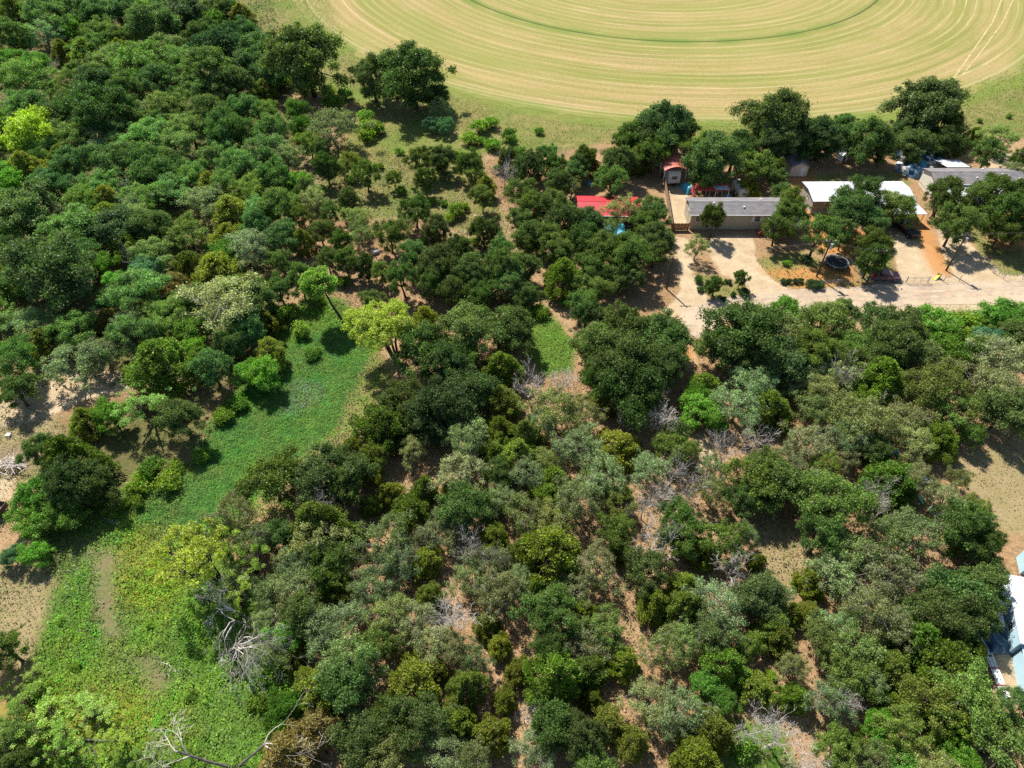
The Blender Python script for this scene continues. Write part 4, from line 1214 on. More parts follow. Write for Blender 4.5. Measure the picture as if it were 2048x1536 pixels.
# ---- tan mobile home with grey shingle roof
A, B = P(1377, 459), P(1596, 456)
L1 = (B - A).length
h1, rf = gable_home("mobile_home", "long tan mobile home with grey shingle roof and white trim", (A.x, A.y, 0), L1, 5.2, .75, 2.5, .85, M['tan'], M['shingle'], 0, .3, M['tan'])
for x, w, sh in ((1.3, .8, False), (4.1, .9, False), (12.0, 1.0, True), (19.5, .9, False)):
    window(h1, x, 1.75, w, 1.05, 0, 'y', sh)
window(h1, 2.2, 1.8, .5, .9, 0, 'x', False)
door(h1, 15.0, .78, .95, 2.05, 0)
for x, y in ((17.6, 4.1), (9.5, 1.3), (13.0, 3.7), (4.2, 2.2)):
    zr = 3.25 + .85 * (1 - abs(y - 2.6) / 2.6)
    obj("roof_vent", MB().box(x - .14, x + .14, y - .12, y + .12, zr + .06, zr + .34), M['white'], rf)
pc = thing("porch_cover", "flat white metal porch cover before the tan home's door", "porch cover", (A.x + 13.6, A.y - 2.75, 0))
obj("roof", MB().slab([(0, 0, 2.55), (6.6, 0, 2.55), (6.6, 2.4, 2.85), (0, 2.4, 2.85)], .07), M['roof_white'], pc)
for x in (.15, 3.3, 6.45):
    obj("post", MB().box(x - .05, x + .05, .1, .2, 0, 2.5), M['white'], pc)
st = thing("porch_steps", "red-stained wooden steps and rails at the tan home's porch", "steps", (A.x + 13.2, A.y - 2.2, 0), .0)
for k in range(4):
    obj("step", MB().box(-.3 - .28 * k, -.02 - .28 * k, 0, 1.3, .62 - .18 * k, .67 - .18 * k), M['wood_red'], st)
for y in (-.06, 1.36):
    obj("rail", MB().tube([(-1.2, y, .85), (0, y, 1.5), (.5, y, 1.5)], .05, 4), M['wood_red'], st)
    for x in (-1.1, -.1):
        obj("post", MB().box(x - .05, x + .05, y - .05, y + .05, 0, .95 if x < -1 else 1.5), M['wood_red'], st)

# ---- tall carport shelter with the caravan under it
c0 = P(1330, 374)
cs = thing("carport_shelter", "tall carport with faded red curved metal roof on posts", "carport", (c0.x - .6, c0.y, 0), math.radians(4))
Wd, Ln, hh = 4.4, 9.5, 3.5
n = 8
prof = [(Wd * i / n, hh + .75 * math.sin(math.pi * i / n) ** .8) for i in range(n + 1)]
m = MB()
for a, b in zip(prof[:-1], prof[1:]):
    m.hexa([(a[0], 0, a[1] - .05), (b[0], 0, b[1] - .05), (b[0], Ln, b[1] - .05), (a[0], Ln, a[1] - .05), (a[0], 0, a[1]), (b[0], 0, b[1]), (b[0], Ln, b[1]), (a[0], Ln, a[1])])
rfc = obj("roof", m, M['roof_rust'], cs)
for k in range(11):
    y = Ln * k / 10
    m = MB()
    for a, b in zip(prof[:-1], prof[1:]):
        m.hexa([(a[0], y - .035, a[1] + .003), (b[0], y - .035, b[1] + .003), (b[0], y + .035, b[1] + .003), (a[0], y + .035, a[1] + .003), (a[0], y - .035, a[1] + .05), (b[0], y - .035, b[1] + .05), (b[0], y + .035, b[1] + .05), (a[0], y + .035, a[1] + .05)])
    obj("rib", m, M['roof_rust'], rfc)
for y in (.1, Ln / 3, 2 * Ln / 3, Ln - .1):
    for x in (.06, Wd - .06):
        obj("post", MB().box(x - .05, x + .05, y - .05, y + .05, -.1, hh), M['steel'], cs)
rv = thing("caravan", "white camping trailer parked under the faded red carport", "caravan", (c0.x + .45, c0.y + .3, 0), math.radians(4))
obj("body", MB().prism_x([(0, .55), (7.0, .55), (7.0, 2.9), (.5, 2.9), (0, 2.3)], 0, 2.4), M['white'], rv)
window(rv, 1.2, 1.45, 1.1, .7, 0, 'y')
obj("bumper", MB().box(.2, 2.2, -.16, -.02, .5, .62), M['black'], rv)
for x in (.02, 2.18):
    for y in (3.4, 4.3):
        w_ = obj("wheel", MB().tube([(x, y, .34), (x + .2, y, .34)], .34, 14), M['tyre'], rv)
        obj("rim", MB().tube([(x - .012, y, .34), (x + .212, y, .34)], .18, 10), M['steel'], w_)
obj("hitch", MB().tube([(.7, -.02, .5), (1.2, -1.1, .45)], .05, 4).tube([(1.7, -.02, .5), (1.2, -1.1, .45)], .05, 4), M['black'], rv)

# ---- low red carport, white panel roof, tarp, round-ended camper behind the tan home
q = P(1386, 402)
lc = thing("low_carport", "low dull red metal carport behind the tan home", "carport", (q.x, q.y, 0))
rl = obj("roof", MB().slab([(0, 0, 2.25), (6.6, 0, 2.25), (6.6, 1.55, 2.7), (0, 1.55, 2.7)], .06).slab([(0, 1.553, 2.7), (6.6, 1.553, 2.7), (6.6, 3.1, 2.3), (0, 3.1, 2.3)], .06), M['roof_red2'], lc)
for k in range(8):
    x = 6.6 * k / 7
    obj("rib", MB().slab([(x - .03, 0, 2.29), (x + .03, 0, 2.29), (x + .03, 1.55, 2.74), (x - .03, 1.55, 2.74)], .035), M['roof_red2'], rl)
for x in (.08, 2.2, 4.4, 6.52):
    for y in (.1, 3.0):
        obj("post", MB().box(x - .04, x + .04, y - .04, y + .04, -.1, 2.25), M['steel'], lc)
obj("side_panel", MB().box(-.02, .0, 0, 3.0, .6, 2.2), M['roof_red2'], lc)
q = P(1425, 405)
wp = thing("awning", "white sheet-metal awning behind the tan home's roof", "awning", (q.x, q.y - .2, 0))
obj("roof", MB().slab([(0, 0, 2.9), (2.7, 0, 2.9), (2.3, 2.6, 2.5), (-.4, 2.6, 2.5)], .06), M['roof_white'], wp)
for x, y in ((.1, .1), (2.55, .1), (-.2, 2.5), (2.15, 2.5)):
    obj("post", MB().box(x - .04, x + .04, y - .04, y + .04, -.1, 2.45), M['white'], wp)
def tarp_mesh(sx, sy, hgt, seed, n=12, sag=.25):
    rng = np.random.default_rng(seed)
    gx_, gy_ = np.meshgrid(np.linspace(-1, 1, n), np.linspace(-1, 1, n))
    ph = rng.uniform(0, 6, 8)
    z = hgt * (1 - np.maximum(np.abs(gx_), np.abs(gy_)) ** 4) + sag * (np.sin(gx_ * 4 + ph[0]) * np.sin(gy_ * 5 + ph[1]) + .6 * np.sin(gx_ * 9 + ph[2] + 3 * gy_)) * .4
    z = np.maximum(z, .03)
    x, y = gx_ * sx / 2 + rng.normal(0, .05, gx_.shape) * sx * .3, gy_ * sy / 2 + rng.normal(0, .05, gx_.shape) * sy * .3
    v = np.stack([x.ravel(), y.ravel(), z.ravel()], 1)
    i_ = (np.arange(n - 1)[:, None] * n + np.arange(n - 1)[None]).ravel()
    return np_mesh("tarp", v, np.stack([i_, i_ + 1, i_ + 1 + n, i_ + n], 1))
def tarp(u, v, sx, sy, h, mat, label, seed, group=None, rz=0):
    q = P(u, v)
    o = tag(obj("tarp", tarp_mesh(sx, sy, h, seed), M[mat]), label, "tarp", group)
    o.location = (q.x, q.y, hz(q.x, q.y))
    o.rotation_euler.z = rz
    return o
tarp(1378, 380, 2.6, 3.0, 1.3, 'tarp_cyan', "turquoise tarp over a heap beside the low red carport", 1, None, .3)
q = P(1474, 403)
cp = thing("camper", "small cream camper with rounded roof behind the tan home", "camper", (q.x, q.y, 0), math.radians(8))
n = 8
obj("body", MB().prism_y([(0, .4), (2.1, .4)] + [(1.05 + 1.05 * math.cos(math.pi * i / n), 1.7 + .75 * math.sin(math.pi * i / n)) for i in range(n + 1)], 0, 4.0), M['beige'], cp)
window(cp, 1.05, 1.3, .8, .5, 0, 'y')
for x in (-.1, 2.0):
    w_ = obj("wheel", MB().tube([(x, 2, .32), (x + .2, 2, .32)], .32, 12), M['tyre'], cp)
    obj("rim", MB().tube([(x - .012, 2, .32), (x + .212, 2, .32)], .17, 10), M['steel'], w_)
# bits standing about in that yard
def crate(u, v, sx, sy, sz, mat, label, name="storage_box", group=None, rz=0):
    q = P(u, v)
    r = thing(name, label, "box", (q.x, q.y, hz(q.x, q.y)), rz, group)
    obj("body", MB().box(-sx / 2, sx / 2, -sy / 2, sy / 2, 0, sz), M[mat], r)
    obj("lid", MB().box(-sx / 2 - .03, sx / 2 + .03, -sy / 2 - .03, sy / 2 + .03, sz + .003, sz + .07), M[mat], r)
    return r
def barrel(u, v, mat, label, group=None, rad=.3, h=.9):
    q = P(u, v)
    r = thing("barrel", label, "barrel", (q.x, q.y, hz(q.x, q.y)), 0, group)
    obj("body", MB().tube([(0, 0, 0), (0, 0, h * .15), (0, 0, h * .5), (0, 0, h * .85), (0, 0, h)], [rad * .94, rad, rad * 1.06, rad, rad * .94], 14), M[mat], r)
    for z in (.33, .66):
        obj("hoop", MB().tube([(0, 0, h * z - .02), (0, 0, h * z + .02)], rad * 1.09, 14, False), M[mat], r)
    return r
barrel(1518, 395, 'yellow', "yellow barrel among litter behind the tan home")
crate(1455, 398, 1.0, .8, .7, 'tarp_blue', "blue storage box next to the cream camper", rz=.4)
crate(1449, 392, .9, .6, .5, 'wood', "wooden crate behind the white awning", rz=.8)
crate(1468, 412, .7, .7, .6, 'white', "white box by the cream camper's corner")
# ---- plank fence along the drive, each board a piece
fa, fb, fc = P(1328, 372), P(1343, 462), P(1340, 463)
fe = thing("plank_fence", "weathered plank fence along the side drive of the tan home", "fence", (fa.x, fa.y, 0))
d = fb - fa
nb = 70
pk = MB().box(-.01, .012, -.1, .1, 0, 1.75).mesh("board")
pk.materials.append(M['wood'])
ang = math.atan2(d.y, d.x)
for k in range(nb):
    o = obj("board", pk, None, fe)
    q = d * ((k + .5) / nb)
    o.location = (q.x, q.y, random.Random(k).uniform(-.04, .04))
    o.rotation_euler.z = ang + math.pi / 2 + random.Random(k).uniform(-.05, .05)
    o.scale.y = d.length / nb / .2 * .95
obj("rail", MB().tube([(.06, 0, .45), d * 1 + Vector((.06, 0, .45))], .045, 4), M['wood_grey'], fe)
obj("rail", MB().tube([(.06, 0, 1.4), d * 1 + Vector((.06, 0, 1.4))], .045, 4), M['wood_grey'], fe)
g0, g1 = P(1342, 461), P(1375, 460)
ga = thing("wooden_gate", "brown plank gate between fence and tan mobile home", "gate", (g0.x, g0.y, 0))
wg = (g1 - g0).length
for k in range(14):
    obj("board", MB().box(wg * k / 14 + .01, wg * (k + 1) / 14 - .01, -.02, .02, .05, 1.5 + .03 * (k % 3)), M['wood_brown'], ga)
for z in (.35, 1.2):
    obj("rail", MB().box(0, wg, .024, .07, z, z + .1), M['wood_brown'], ga)
for x in (-.08, wg + .02):
    obj("post", MB().box(x - .06, x + .06, -.06, .06, -.1, 1.7), M['wood_brown'], ga)

# ---- red-roofed cabin with turquoise tarp in front
q0, q1 = P(1158, 452), P(1272, 452)
cabL = (q1 - q0).length
cb, rfb = gable_home("cabin", "small cabin with bright red metal roof under oaks", (q0.x, q0.y, 0), cabL, 5.6, .3, 2.3, .8, M['dark_wall'], M['roof_red'], math.radians(-2), .45, M['concrete'], 15)
window(cb, 1.2, 1.1, .8, .9, 0)
window(cb, 6.0, 1.1, .8, .9, 0)
door(cb, 3.6, .33, .9, 2.0, 0, M['wood'])
ts = thing("tarp_shelter", "turquoise tarp slung over poles before the red cabin", "shelter", tuple(P(1222, 474)))
sh = tarp_mesh(4.6, 3.4, .35, 7, 14, .3)
o = obj("tarp", sh, M['tarp_cyan'], ts)
o.location.z = 1.75
for x in (-2.1, 2.1):
    for y in (-1.5, 1.5):
        obj("post", MB().tube([(x, y, -.1), (x, y, 1.85)], .04, 6), M['wood_grey'], ts)
crate(1176, 370, .9, .6, .6, 'tarp_blue', "dark blue box in the shade beyond the red cabin", rz=.5)
crate(1160, 452, .8, .7, .9, 'white', "white cabinet against the red cabin's wall")
# ---- beige gable shed
q = P(1581, 356)
sd, rs = gable_home("shed", "beige gable shed with grey roof under tall oaks", (q.x + 3.2, q.y + .5, 0), 4.6, 3.4, .1, 2.1, .8, M['beige'], M['shingle'], math.radians(90), .2, None, 0, False, 'shed')
obj("door", MB().box(-.05, .0, .6, 1.5, .15, 2.0), M['white'], sd)
window(sd, 2.4, .9, .6, .6, 0)
q = P(1688, 324)
wc = thing("playhouse", "tiny white pitched-roof hut in the shade behind the homes", "hut", (q.x - .8, q.y, 0), .25)
obj("wall", MB().prism_y([(0, 0), (1.5, 0), (1.5, 1.4), (.75, 2.1), (0, 1.4)], 0, 1.6), M['white'], wc)
obj("roof", MB().slab([(-.15, -.15, 1.32), (.75, -.15, 2.18), (.75, 1.75, 2.18), (-.15, 1.75, 1.32)], .06).slab([(.752, -.15, 2.18), (1.65, -.15, 1.32), (1.65, 1.75, 1.32), (.752, 1.75, 2.18)], .06), M['roof_tin'], wc)
obj("door", MB().box(.5, 1.0, -.04, -.002, .05, 1.2), M['glass'], wc)

# ---- white-roofed mobile home with patio roof
A2, B2 = P(1619, 428), P(1812, 426)
L2 = (B2 - A2).length
h2, rf2 = gable_home("mobile_home", "long grey mobile home with gleaming white metal roof", (A2.x, A2.y, 0), L2, 6.0, .6, 2.35, .45, M['grey_wall'], M['roof_white'], math.radians(.5), .4, M['beige'], 22)
for x in (2.6, 7.5, 12.5, 18):
    window(h2, x, 1.6, .9, 1.0, 0)
window(h2, 3.0, 1.6, .8, 1.0, 0, 'x')
door(h2, 10, .63, .9, 2.0, 0)
obj("roof_vent", MB().tube([(2.2, 4.4, 3.1), (2.2, 4.4, 3.65)], .07, 6), M['white'], rf2)
obj("roof_seam", MB().box(-.3, L2 * .55, 2.95, 3.05, 3.505, 3.53), M['roof_tin'], rf2)
pt = thing("patio_roof", "white sloping patio roof with posts before the white-roofed home", "patio roof", (A2.x + L2 * .55, A2.y - 3.6, 0))
obj("roof", MB().slab([(0, 0, 2.3), (L2 * .53, 0, 2.3), (L2 * .47, 3.4, 2.8), (0, 3.4, 2.8)], .07), M['roof_white'], pt)
for x in (.15, L2 * .18, L2 * .35, L2 * .5):
    obj("post", MB().box(x - .05, x + .05, .1, .2, -.1, 2.25), M['white'], pt)
# ---- grey-roofed mobile home with white carport roof
A3, B3 = P(1858, 397), P(2030, 394)
L3 = (B3 - A3).length
h3, rf3 = gable_home("mobile_home", "cream mobile home with grey shingle roof beside the junk pile", (A3.x, A3.y, 0), L3, 5.4, .7, 2.5, .85, M['cream'], M['shingle'], 0, .3, M['cream'])
for x in (3, 9, 15):
    window(h3, x, 1.7, .9, 1.0, 0)
for x, y in ((8, 1.2), (13, 2.0), (16, 1.0), (10.6, 4.5)):
    zr = 3.2 + .85 * (1 - abs(y - 2.7) / 2.7)
    obj("roof_vent", MB().box(x - .15, x + .15, y - .12, y + .12, zr + .06, zr + .3), M['white'], rf3)
door(h3, 6, .72, .9, 2.0, 0)
ct = thing("carport_roof", "flat white carport roof before the grey-roofed home", "carport", (A3.x + .8, A3.y - 6.3, 0))
obj("roof", MB().slab([(1.5, 0, 2.4), (6.6, 0, 2.4), (12.5, 6.0, 2.8), (0, 6.0, 2.8)], .07), M['roof_white'], ct)
for x, y in ((1.7, .15), (4.2, .15), (6.4, .15), (.3, 5.8), (6, 5.8), (12, 5.8)):
    obj("post", MB().box(x - .05, x + .05, y - .05, y + .05, -.1, 2.35 + .06 * y), M['white'], ct)
aw = thing("lean_to", "white sheet-metal lean-to roof behind the grey-roofed home", "lean-to", tuple(P(1878, 356)))
obj("roof", MB().slab([(.6, 0, 2.4), (5.2, 0, 2.4), (4.2, 3.2, 2.2), (-.6, 3.2, 2.2)], .06), M['roof_white'], aw)
for x, y in ((.7, .1), (5.0, .1), (-.4, 3.0), (4.1, 3.0)):
    obj("post", MB().box(x - .04, x + .04, y - .04, y + .04, -.1, 2.2), M['steel'], aw)
# ---- junk pile under blue tarps
rr = random.Random(5)
for i, (u, v, sx, sy, h, mt) in enumerate(((1812, 318, 5, 3.5, 1.6, 'tarp_dark'), (1825, 345, 4, 4.5, 1.5, 'tarp_dark'), (1850, 325, 5, 3, 1.4, 'tarp_dark'), (1866, 318, 4, 3, 1.2, 'tarp_dark'), (1838, 332, 3, 2.5, 1.3, 'tarp_blue'), (1803, 340, 2.5, 2.5, 1.0, 'tarp_dark'))):
    tarp(u, v, sx, sy, h, mt, ("dark blue" if mt == 'tarp_dark' else "bright blue") + " crumpled tarp over the junk pile near the grey-roofed home", 20 + i, "tarps on the junk pile", rr.uniform(0, 3))
for i in range(22):
    u, v = rr.uniform(1796, 1878), rr.uniform(312, 352)
    q = P(u, v)
    m = MB()
    sx, sy, sz = rr.uniform(.3, .9), rr.uniform(.3, .8), rr.uniform(.2, .6)
    j = lambda: rr.uniform(.75, 1.15)
    m.hexa([(-sx * j(), -sy * j(), 0), (sx * j(), -sy * j(), 0), (sx * j(), sy * j(), 0), (-sx * j(), sy * j(), 0), (-sx * .8 * j(), -sy * .8 * j(), sz), (sx * .8 * j(), -sy * j(), sz * j()), (sx * .8 * j(), sy * .8 * j(), sz * j()), (-sx * .8 * j(), sy * .8 * j(), sz)])
    o = tag(obj("junk_bundle", m, M[rr.choice(['white', 'roof_tin', 'wood_grey', 'tarp_dark', 'wood_grey', 'black'])]), "angular scrap bundle lying on the blue junk pile", "junk", "scrap bundles on the junk pile")
    o.location = (q.x, q.y, rr.choice([0.0, 1.15, 1.3]))
    o.rotation_euler.z = rr.uniform(0, 3)
barrel(1845, 351, 'white', "white barrel at the junk pile's edge")
# ---- trampoline
q = P(1671, 531)
tp = thing("trampoline", "round black trampoline with pale rim in the yard", "trampoline", (q.x, q.y, 0))
R0 = 1.95
def ring(r0, r1, z, n=36, t=.04):
    m = MB()
    for k in range(n):
        a, b = 2 * math.pi * k / n, 2 * math.pi * (k + 1) / n
        c = [(math.cos(x) * r, math.sin(x) * r) for x, r in ((a, r0), (a, r1), (b, r1), (b, r0))]
        m.hexa([(*p_, z - t) for p_ in c] + [(*p_, z) for p_ in c])
    return m
obj("mat", MB().tube([(0, 0, .84), (0, 0, .86)], R0 * .86, 36), M['black'], tp)
obj("rim_pad", ring(R0 * .865, R0, .9), plain("grey_pad", (.16, .18, .20), .6, .3), tp)
for k in range(6):
    a = k * math.pi / 3
    obj("leg", MB().tube([(math.cos(a) * R0, math.sin(a) * R0, -.05), (math.cos(a) * R0, math.sin(a) * R0, .88)], .035, 6), M['steel'], tp)
# ---- vehicles
def car(label, loc, rz, paint, L=4.5, Wc=1.75, truck=False, name="parked_car", cat="car"):
    r = thing(name, label, cat, loc, rz)
    if truck:
        prof = [(0, .45), (L, .45), (L, .95), (L - .1, 1.02), (L - 1.35, 1.1), (L - 2.0, 1.82), (L - 3.3, 1.86), (L - 3.55, 1.12), (.05, 1.1), (0, 1.0)]
    else:
        prof = [(0, .4), (L, .4), (L, .72), (L - .25, .88), (L - 1.25, .98), (L - 1.95, 1.42), (L - 3.3, 1.46), (L - 4.0, 1.02), (.1, .98), (0, .8)]
    m = MB()
    nn = len(prof)
    zc = .98 if not truck else 1.12
    vs = []
    for sgn in (-1, 1):
        for x, z in prof:
            inset = .0 if z <= zc else .16
            vs.append((x, sgn * (Wc / 2 - inset), z))
    fs = [tuple(range(nn))[::-1], tuple(range(nn, 2 * nn))] + [(i, (i + 1) % nn, (i + 1) % nn + nn, i + nn) for i in range(nn)]
    m.add(vs, fs)
    body = obj("body", m, paint, r)
    if truck:
        obj("truck_bed", MB().box(.12, L - 3.62, -Wc / 2 + .12, Wc / 2 - .12, 1.102, 1.125), M['black'], r)
    def pane(pts):
        n_ = Vector(pts[1]) - Vector(pts[0])
        w_ = (Vector(pts[2]) - Vector(pts[1])).cross(n_).normalized() * -.012
        g = MB().hexa([tuple(Vector(p_) - w_) for p_ in pts] + [tuple(Vector(p_) + w_ * 1.2) for p_ in pts])
        return obj("window", g, M['glass'], r)
    i4, i5, i6, i7 = prof[4], prof[5], prof[6], prof[7]
    yy = Wc / 2 - .22
    pane([(i4[0] - .1, -yy, i4[1] + .07), (i4[0] - .1, yy, i4[1] + .07), (i5[0] + .05, yy - .04, i5[1] - .04), (i5[0] + .05, -yy + .04, i5[1] - .04)])
    pane([(i7[0] + .06, -yy, i7[1] + .07), (i6[0] - .04, -yy + .04, i6[1] - .05), (i6[0] - .04, yy - .04, i6[1] - .05), (i7[0] + .06, yy, i7[1] + .07)])
    for sgn in (-1, 1):
        yb, yt = sgn * (Wc / 2 - .03), sgn * (Wc / 2 - .155)
        pane([(i7[0] + .22, yb, zc + .1), (i4[0] - .32, yb, zc + .1), (i5[0] - .02, yt, i5[1] - .06), (i6[0] + .06, yt, i6[1] - .06)][::sgn])
        obj("headlight", MB().box(L - .06, L + .015, sgn * (Wc / 2 - .3) - .15, sgn * (Wc / 2 - .3) + .15, .62, .76), M['lamp_glass'], r)
        obj("tail_light", MB().box(-.015, .06, sgn * (Wc / 2 - .24) - .13, sgn * (Wc / 2 - .24) + .13, .66, .82), M['lamp_red'], r)
        for x in (.85, L - .85):
            w_ = obj("wheel", MB().tube([(x, sgn * (Wc / 2 - .2), .32), (x, sgn * (Wc / 2 + .02), .32)], .33 if not truck else .38, 16), M['tyre'], r)
            obj("rim", MB().tube([(x, sgn * (Wc / 2 - .1), .32), (x, sgn * (Wc / 2 + .032), .32)], .19, 10), M['chrome'], w_)
    return r
q = P(1742, 556)
car("maroon sedan parked in tree shade by the road fence", (q.x, q.y, 0), math.radians(-4), M['maroon'])
q = P(1829, 480)
car("black pickup truck parked on the orange dirt drive", (q.x, q.y, 0), math.radians(107), M['carblack'], 5.4, 1.95, True, "pickup_truck", "truck")
q = P(1965, 462)
car("white car half hidden under oaks by the gravel drive", (q.x, q.y, 0), math.radians(70), M['carwhite'])
# ---- utility poles with wires
poles = [((1333, 578), (1346, 522)), ((1633, 553), (1657, 490)), ((1733, 566), (1767, 496)), ((1892, 541), (1928, 470))]
PL = ["beside the sandy drive under the cabin's oaks", "next to the trampoline", "in front of the maroon car", "by the orange dirt drive"]
tops = []
def pole_at(b, h, label):
    q = P(*b)
    r = thing("utility_pole", "dark wooden utility pole with grey transformer " + label if h > 7.3 else "dark wooden utility pole " + label, "utility pole", (q.x, q.y, 0))
    obj("post", MB().tube([(0, 0, -.4), (0, 0, h)], [.16, .11], 8), M['pole'], r)
    obj("crossarm", MB().box(-.9, .9, -.07, .05, h - .55, h - .43), M['pole'], r)
    for x in (-.75, 0, .75):
        obj("insulator", MB().tube([(x, 0, h - .43), (x, 0, h - .25)], .05, 6), M['white'], r)
    if h > 7.3:
        obj("transformer", MB().tube([(.34, -.1, h - 1.9), (.34, -.1, h - .95)], .25, 12), M['steel'], r)
    tops.append(Vector((q.x, q.y, h - .25)))
    return r
for (b, t_), lb, h in zip(poles, PL, (6.6, 7.6, 6.9, 7.6)):
    pole_at(b, h, lb)
tops.append(Vector((P(2300, 520).x, P(2300, 520).y, 7.5)))
def cable(a, b, label, off=0.0, sag=.5):
    m = MB()
    pts = []
    for i in range(11):
        s = i / 10
        p_ = a.lerp(b, s) + Vector((0, off, -sag * 4 * s * (1 - s)))
        pts.append(p_)
    m.tube(pts, .008, 4, False)
    return tag(obj("power_cable", m, M['wire']), label, "cable", "power cables along the road")
for a, b in zip(tops[:-1], tops[1:]):
    for off in (-.02, .25):
        cable(a, b, "thin power cable strung between the road poles", off)
pole_at((2012, 362), 6.5, "behind the grey-roofed home")
# ---- road fence, gate and corner fence
def wire_fence(px, label, group=None, h=1.2, step=3.0):
    pts = [P(*p_) for p_ in px]
    r = thing("wire_fence", label, "fence", tuple(pts[0]))
    o0 = pts[0]
    for a, b in zip(pts[:-1], pts[1:]):
        n_ = max(1, round((b - a).length / step))
        for k in range(n_ + (1 if b is pts[-1] else 0)):
            q = a.lerp(b, k / n_) - o0
            obj("post", MB().tube([(q.x, q.y, -.2), (q.x + .02, q.y, h + .1)], .06, 6), M['wood_grey'], r)
        for z in (.3, .6, .9, 1.18):
            obj("wire", MB().tube([a - o0 + Vector((0, 0, z)), b - o0 + Vector((0, 0, z))], .014, 3, False), M['steel'], r)
    return r
wire_fence([(1640, 572), (1735, 569), (1811, 565)], "wire fence along the road before the maroon car")
wire_fence([(1855, 565), (1918, 562)], "short wire fence between gate and gravel drive")
wire_fence([(1962, 524), (1985, 545), (2006, 558), (2120, 556)], "wire fence round the lawn corner of the grey-roofed home")
wire_fence([(1690, 520), (1708, 540), (1735, 566)], "wire fence between trampoline and maroon car")
g0, g1 = P(1812, 566), P(1853, 566)
gt = thing("pipe_gate", "low metal pipe gate across the sandy drive", "gate", tuple(g0))
wg = (g1 - g0).length
for z in (.25, .6, .95, 1.2):
    obj("bar", MB().tube([(0, 0, z), (wg, 0, z)], .025, 6), M['steel'], gt)
for k in range(4):
    obj("upright", MB().tube([(wg * k / 3, 0, .1), (wg * k / 3, 0, 1.25)], .03, 6), M['steel'], gt)
# ---- toy slide
q = P(1868, 560)
ty = thing("toy_slide", "yellow and green plastic toy slide beside the drive gate", "toy", tuple(q), .6)
ty.scale = (.62, .62, .62)
obj("chute", MB().hexa([(0, -.3, .05), (1.6, -.3, .95), (1.6, .3, .95), (0, .3, .05), (0, -.3, .12), (1.6, -.3, 1.03), (1.6, .3, 1.03), (0, .3, .12)]), M['yellow'], ty)
for y in (-.34, .34):
    obj("side_panel", MB().hexa([(1.2, y - .04, 0), (2.3, y - .04, 0), (2.3, y + .04, 0), (1.2, y + .04, 0), (1.5, y - .04, 1.5), (2.1, y - .04, 1.5), (2.1, y + .04, 1.5), (1.5, y + .04, 1.5)]), M['green_pl'], ty)
for k in range(4):
    obj("step", MB().box(1.75 + .1 * (3 - k), 2.0 + .1 * (3 - k), -.29, .29, .2 + .22 * k, .26 + .22 * k), M['yellow'], ty)
# small plants in the drive island and the clipped hedge row
for u, v, w, lb in ((1397, 557, 20, "small feathery bush at the drive island's corner"), (1402, 577, 17, "round bush on the drive island by the road"), (1456, 562, 15, "slim young bush on the drive island"),
                    (1490, 582, 26, "wide low bush on the drive island's road side"), (1466, 588, 15, "tiny bush on the drive island near the road"), (1447, 596, 15, "tiny dark bush at the drive island's road edge")):
    plant('s', u, v, w, lb, tint=(.06, .115, .028))
plant('b', 1430, 572, 36, "bushy young elm in the middle of the drive island", hs=1.0, tint=(.065, .125, .03))
plant('b', 1482, 557, 24, "young elm with palm-like head on the drive island", hs=1.3, tint=(.065, .125, .03))
for u in (1567, 1580, 1592, 1603, 1625, 1640):
    plant('s', u, 561 + (u > 1610) * 6, 15 if u < 1610 else 24, "clipped round bush in the hedge row along the road", "hedge bushes along the road", tint=(.045, .085, .03))
plant('s', 1575, 524, 20, "light green bush on the lawn beside the trampoline oak")
plant('s', 1612, 515, 22, "dark bush in the oak shade near the trampoline", tint=(.05, .09, .03))

# ---- white and blue metal house at the wood's edge
a, b = P(2016, 1150, 3), P(2044, 1280, 3)
dv = b - a
rz = math.atan2(dv.y, dv.x)
wh = thing("metal_house", "pale blue metal house with white corrugated roof at the wood edge", "house", (a.x, a.y, 0), rz)
Lw = dv.length + .2
Dw = 5.2
obj("wall", MB().box(0, Lw, 0, Dw, -.1, 2.75), M['blue_wall'], wh)
rfw = obj("roof", MB().slab([(-.15, -.15, 2.9), (Lw + .15, -.15, 2.9), (Lw + .15, Dw / 2, 3.2), (-.15, Dw / 2, 3.2)], .1).slab([(-.15, Dw / 2 + .002, 3.2), (Lw + .15, Dw / 2 + .002, 3.2), (Lw + .15, Dw + .15, 2.9), (-.15, Dw + .15, 2.9)], .1), M['roof_white'], wh)
rb = MB().box(-.15, Lw + .15, -.03, .03, 0, .05).mesh("rib")
for k in range(9):
    y = Dw * (k + .5) / 9
    o = obj("rib", rb, M['roof_tin'], rfw)
    o.location = (0, y, 2.9 + .3 * (1 - abs(y - Dw / 2) / (Dw / 2)) + .004)
for x in (2.2, 5.4):
    window(wh, x, 1.2, .8, .8, 0)
obj("meter_box", MB().box(Lw * .6, Lw * .6 + .3, -.14, -.003, 1.2, 1.7), M['steel'], wh)
an = thing("metal_annex", "low white annex roof with tree shade on the blue house", "annex", (a.x, a.y, 0), rz)
obj("wall", MB().box(.05, 3.3, -2.0, -.05, -.1, 2.2), M['blue_wall'], an)
obj("roof", MB().slab([(-.1, -2.15, 2.4), (3.45, -2.15, 2.4), (3.45, -.16, 2.6), (-.1, -.16, 2.6)], .08), M['roof_white'], an)
a2 = thing("tin_shed", "small corrugated tin shed leaning on the blue house", "shed", (a.x, a.y, 0), rz)
obj("wall", MB().box(3.7, 5.8, -2.9, -1.0, -.1, 1.75), M['roof_tin'], a2)
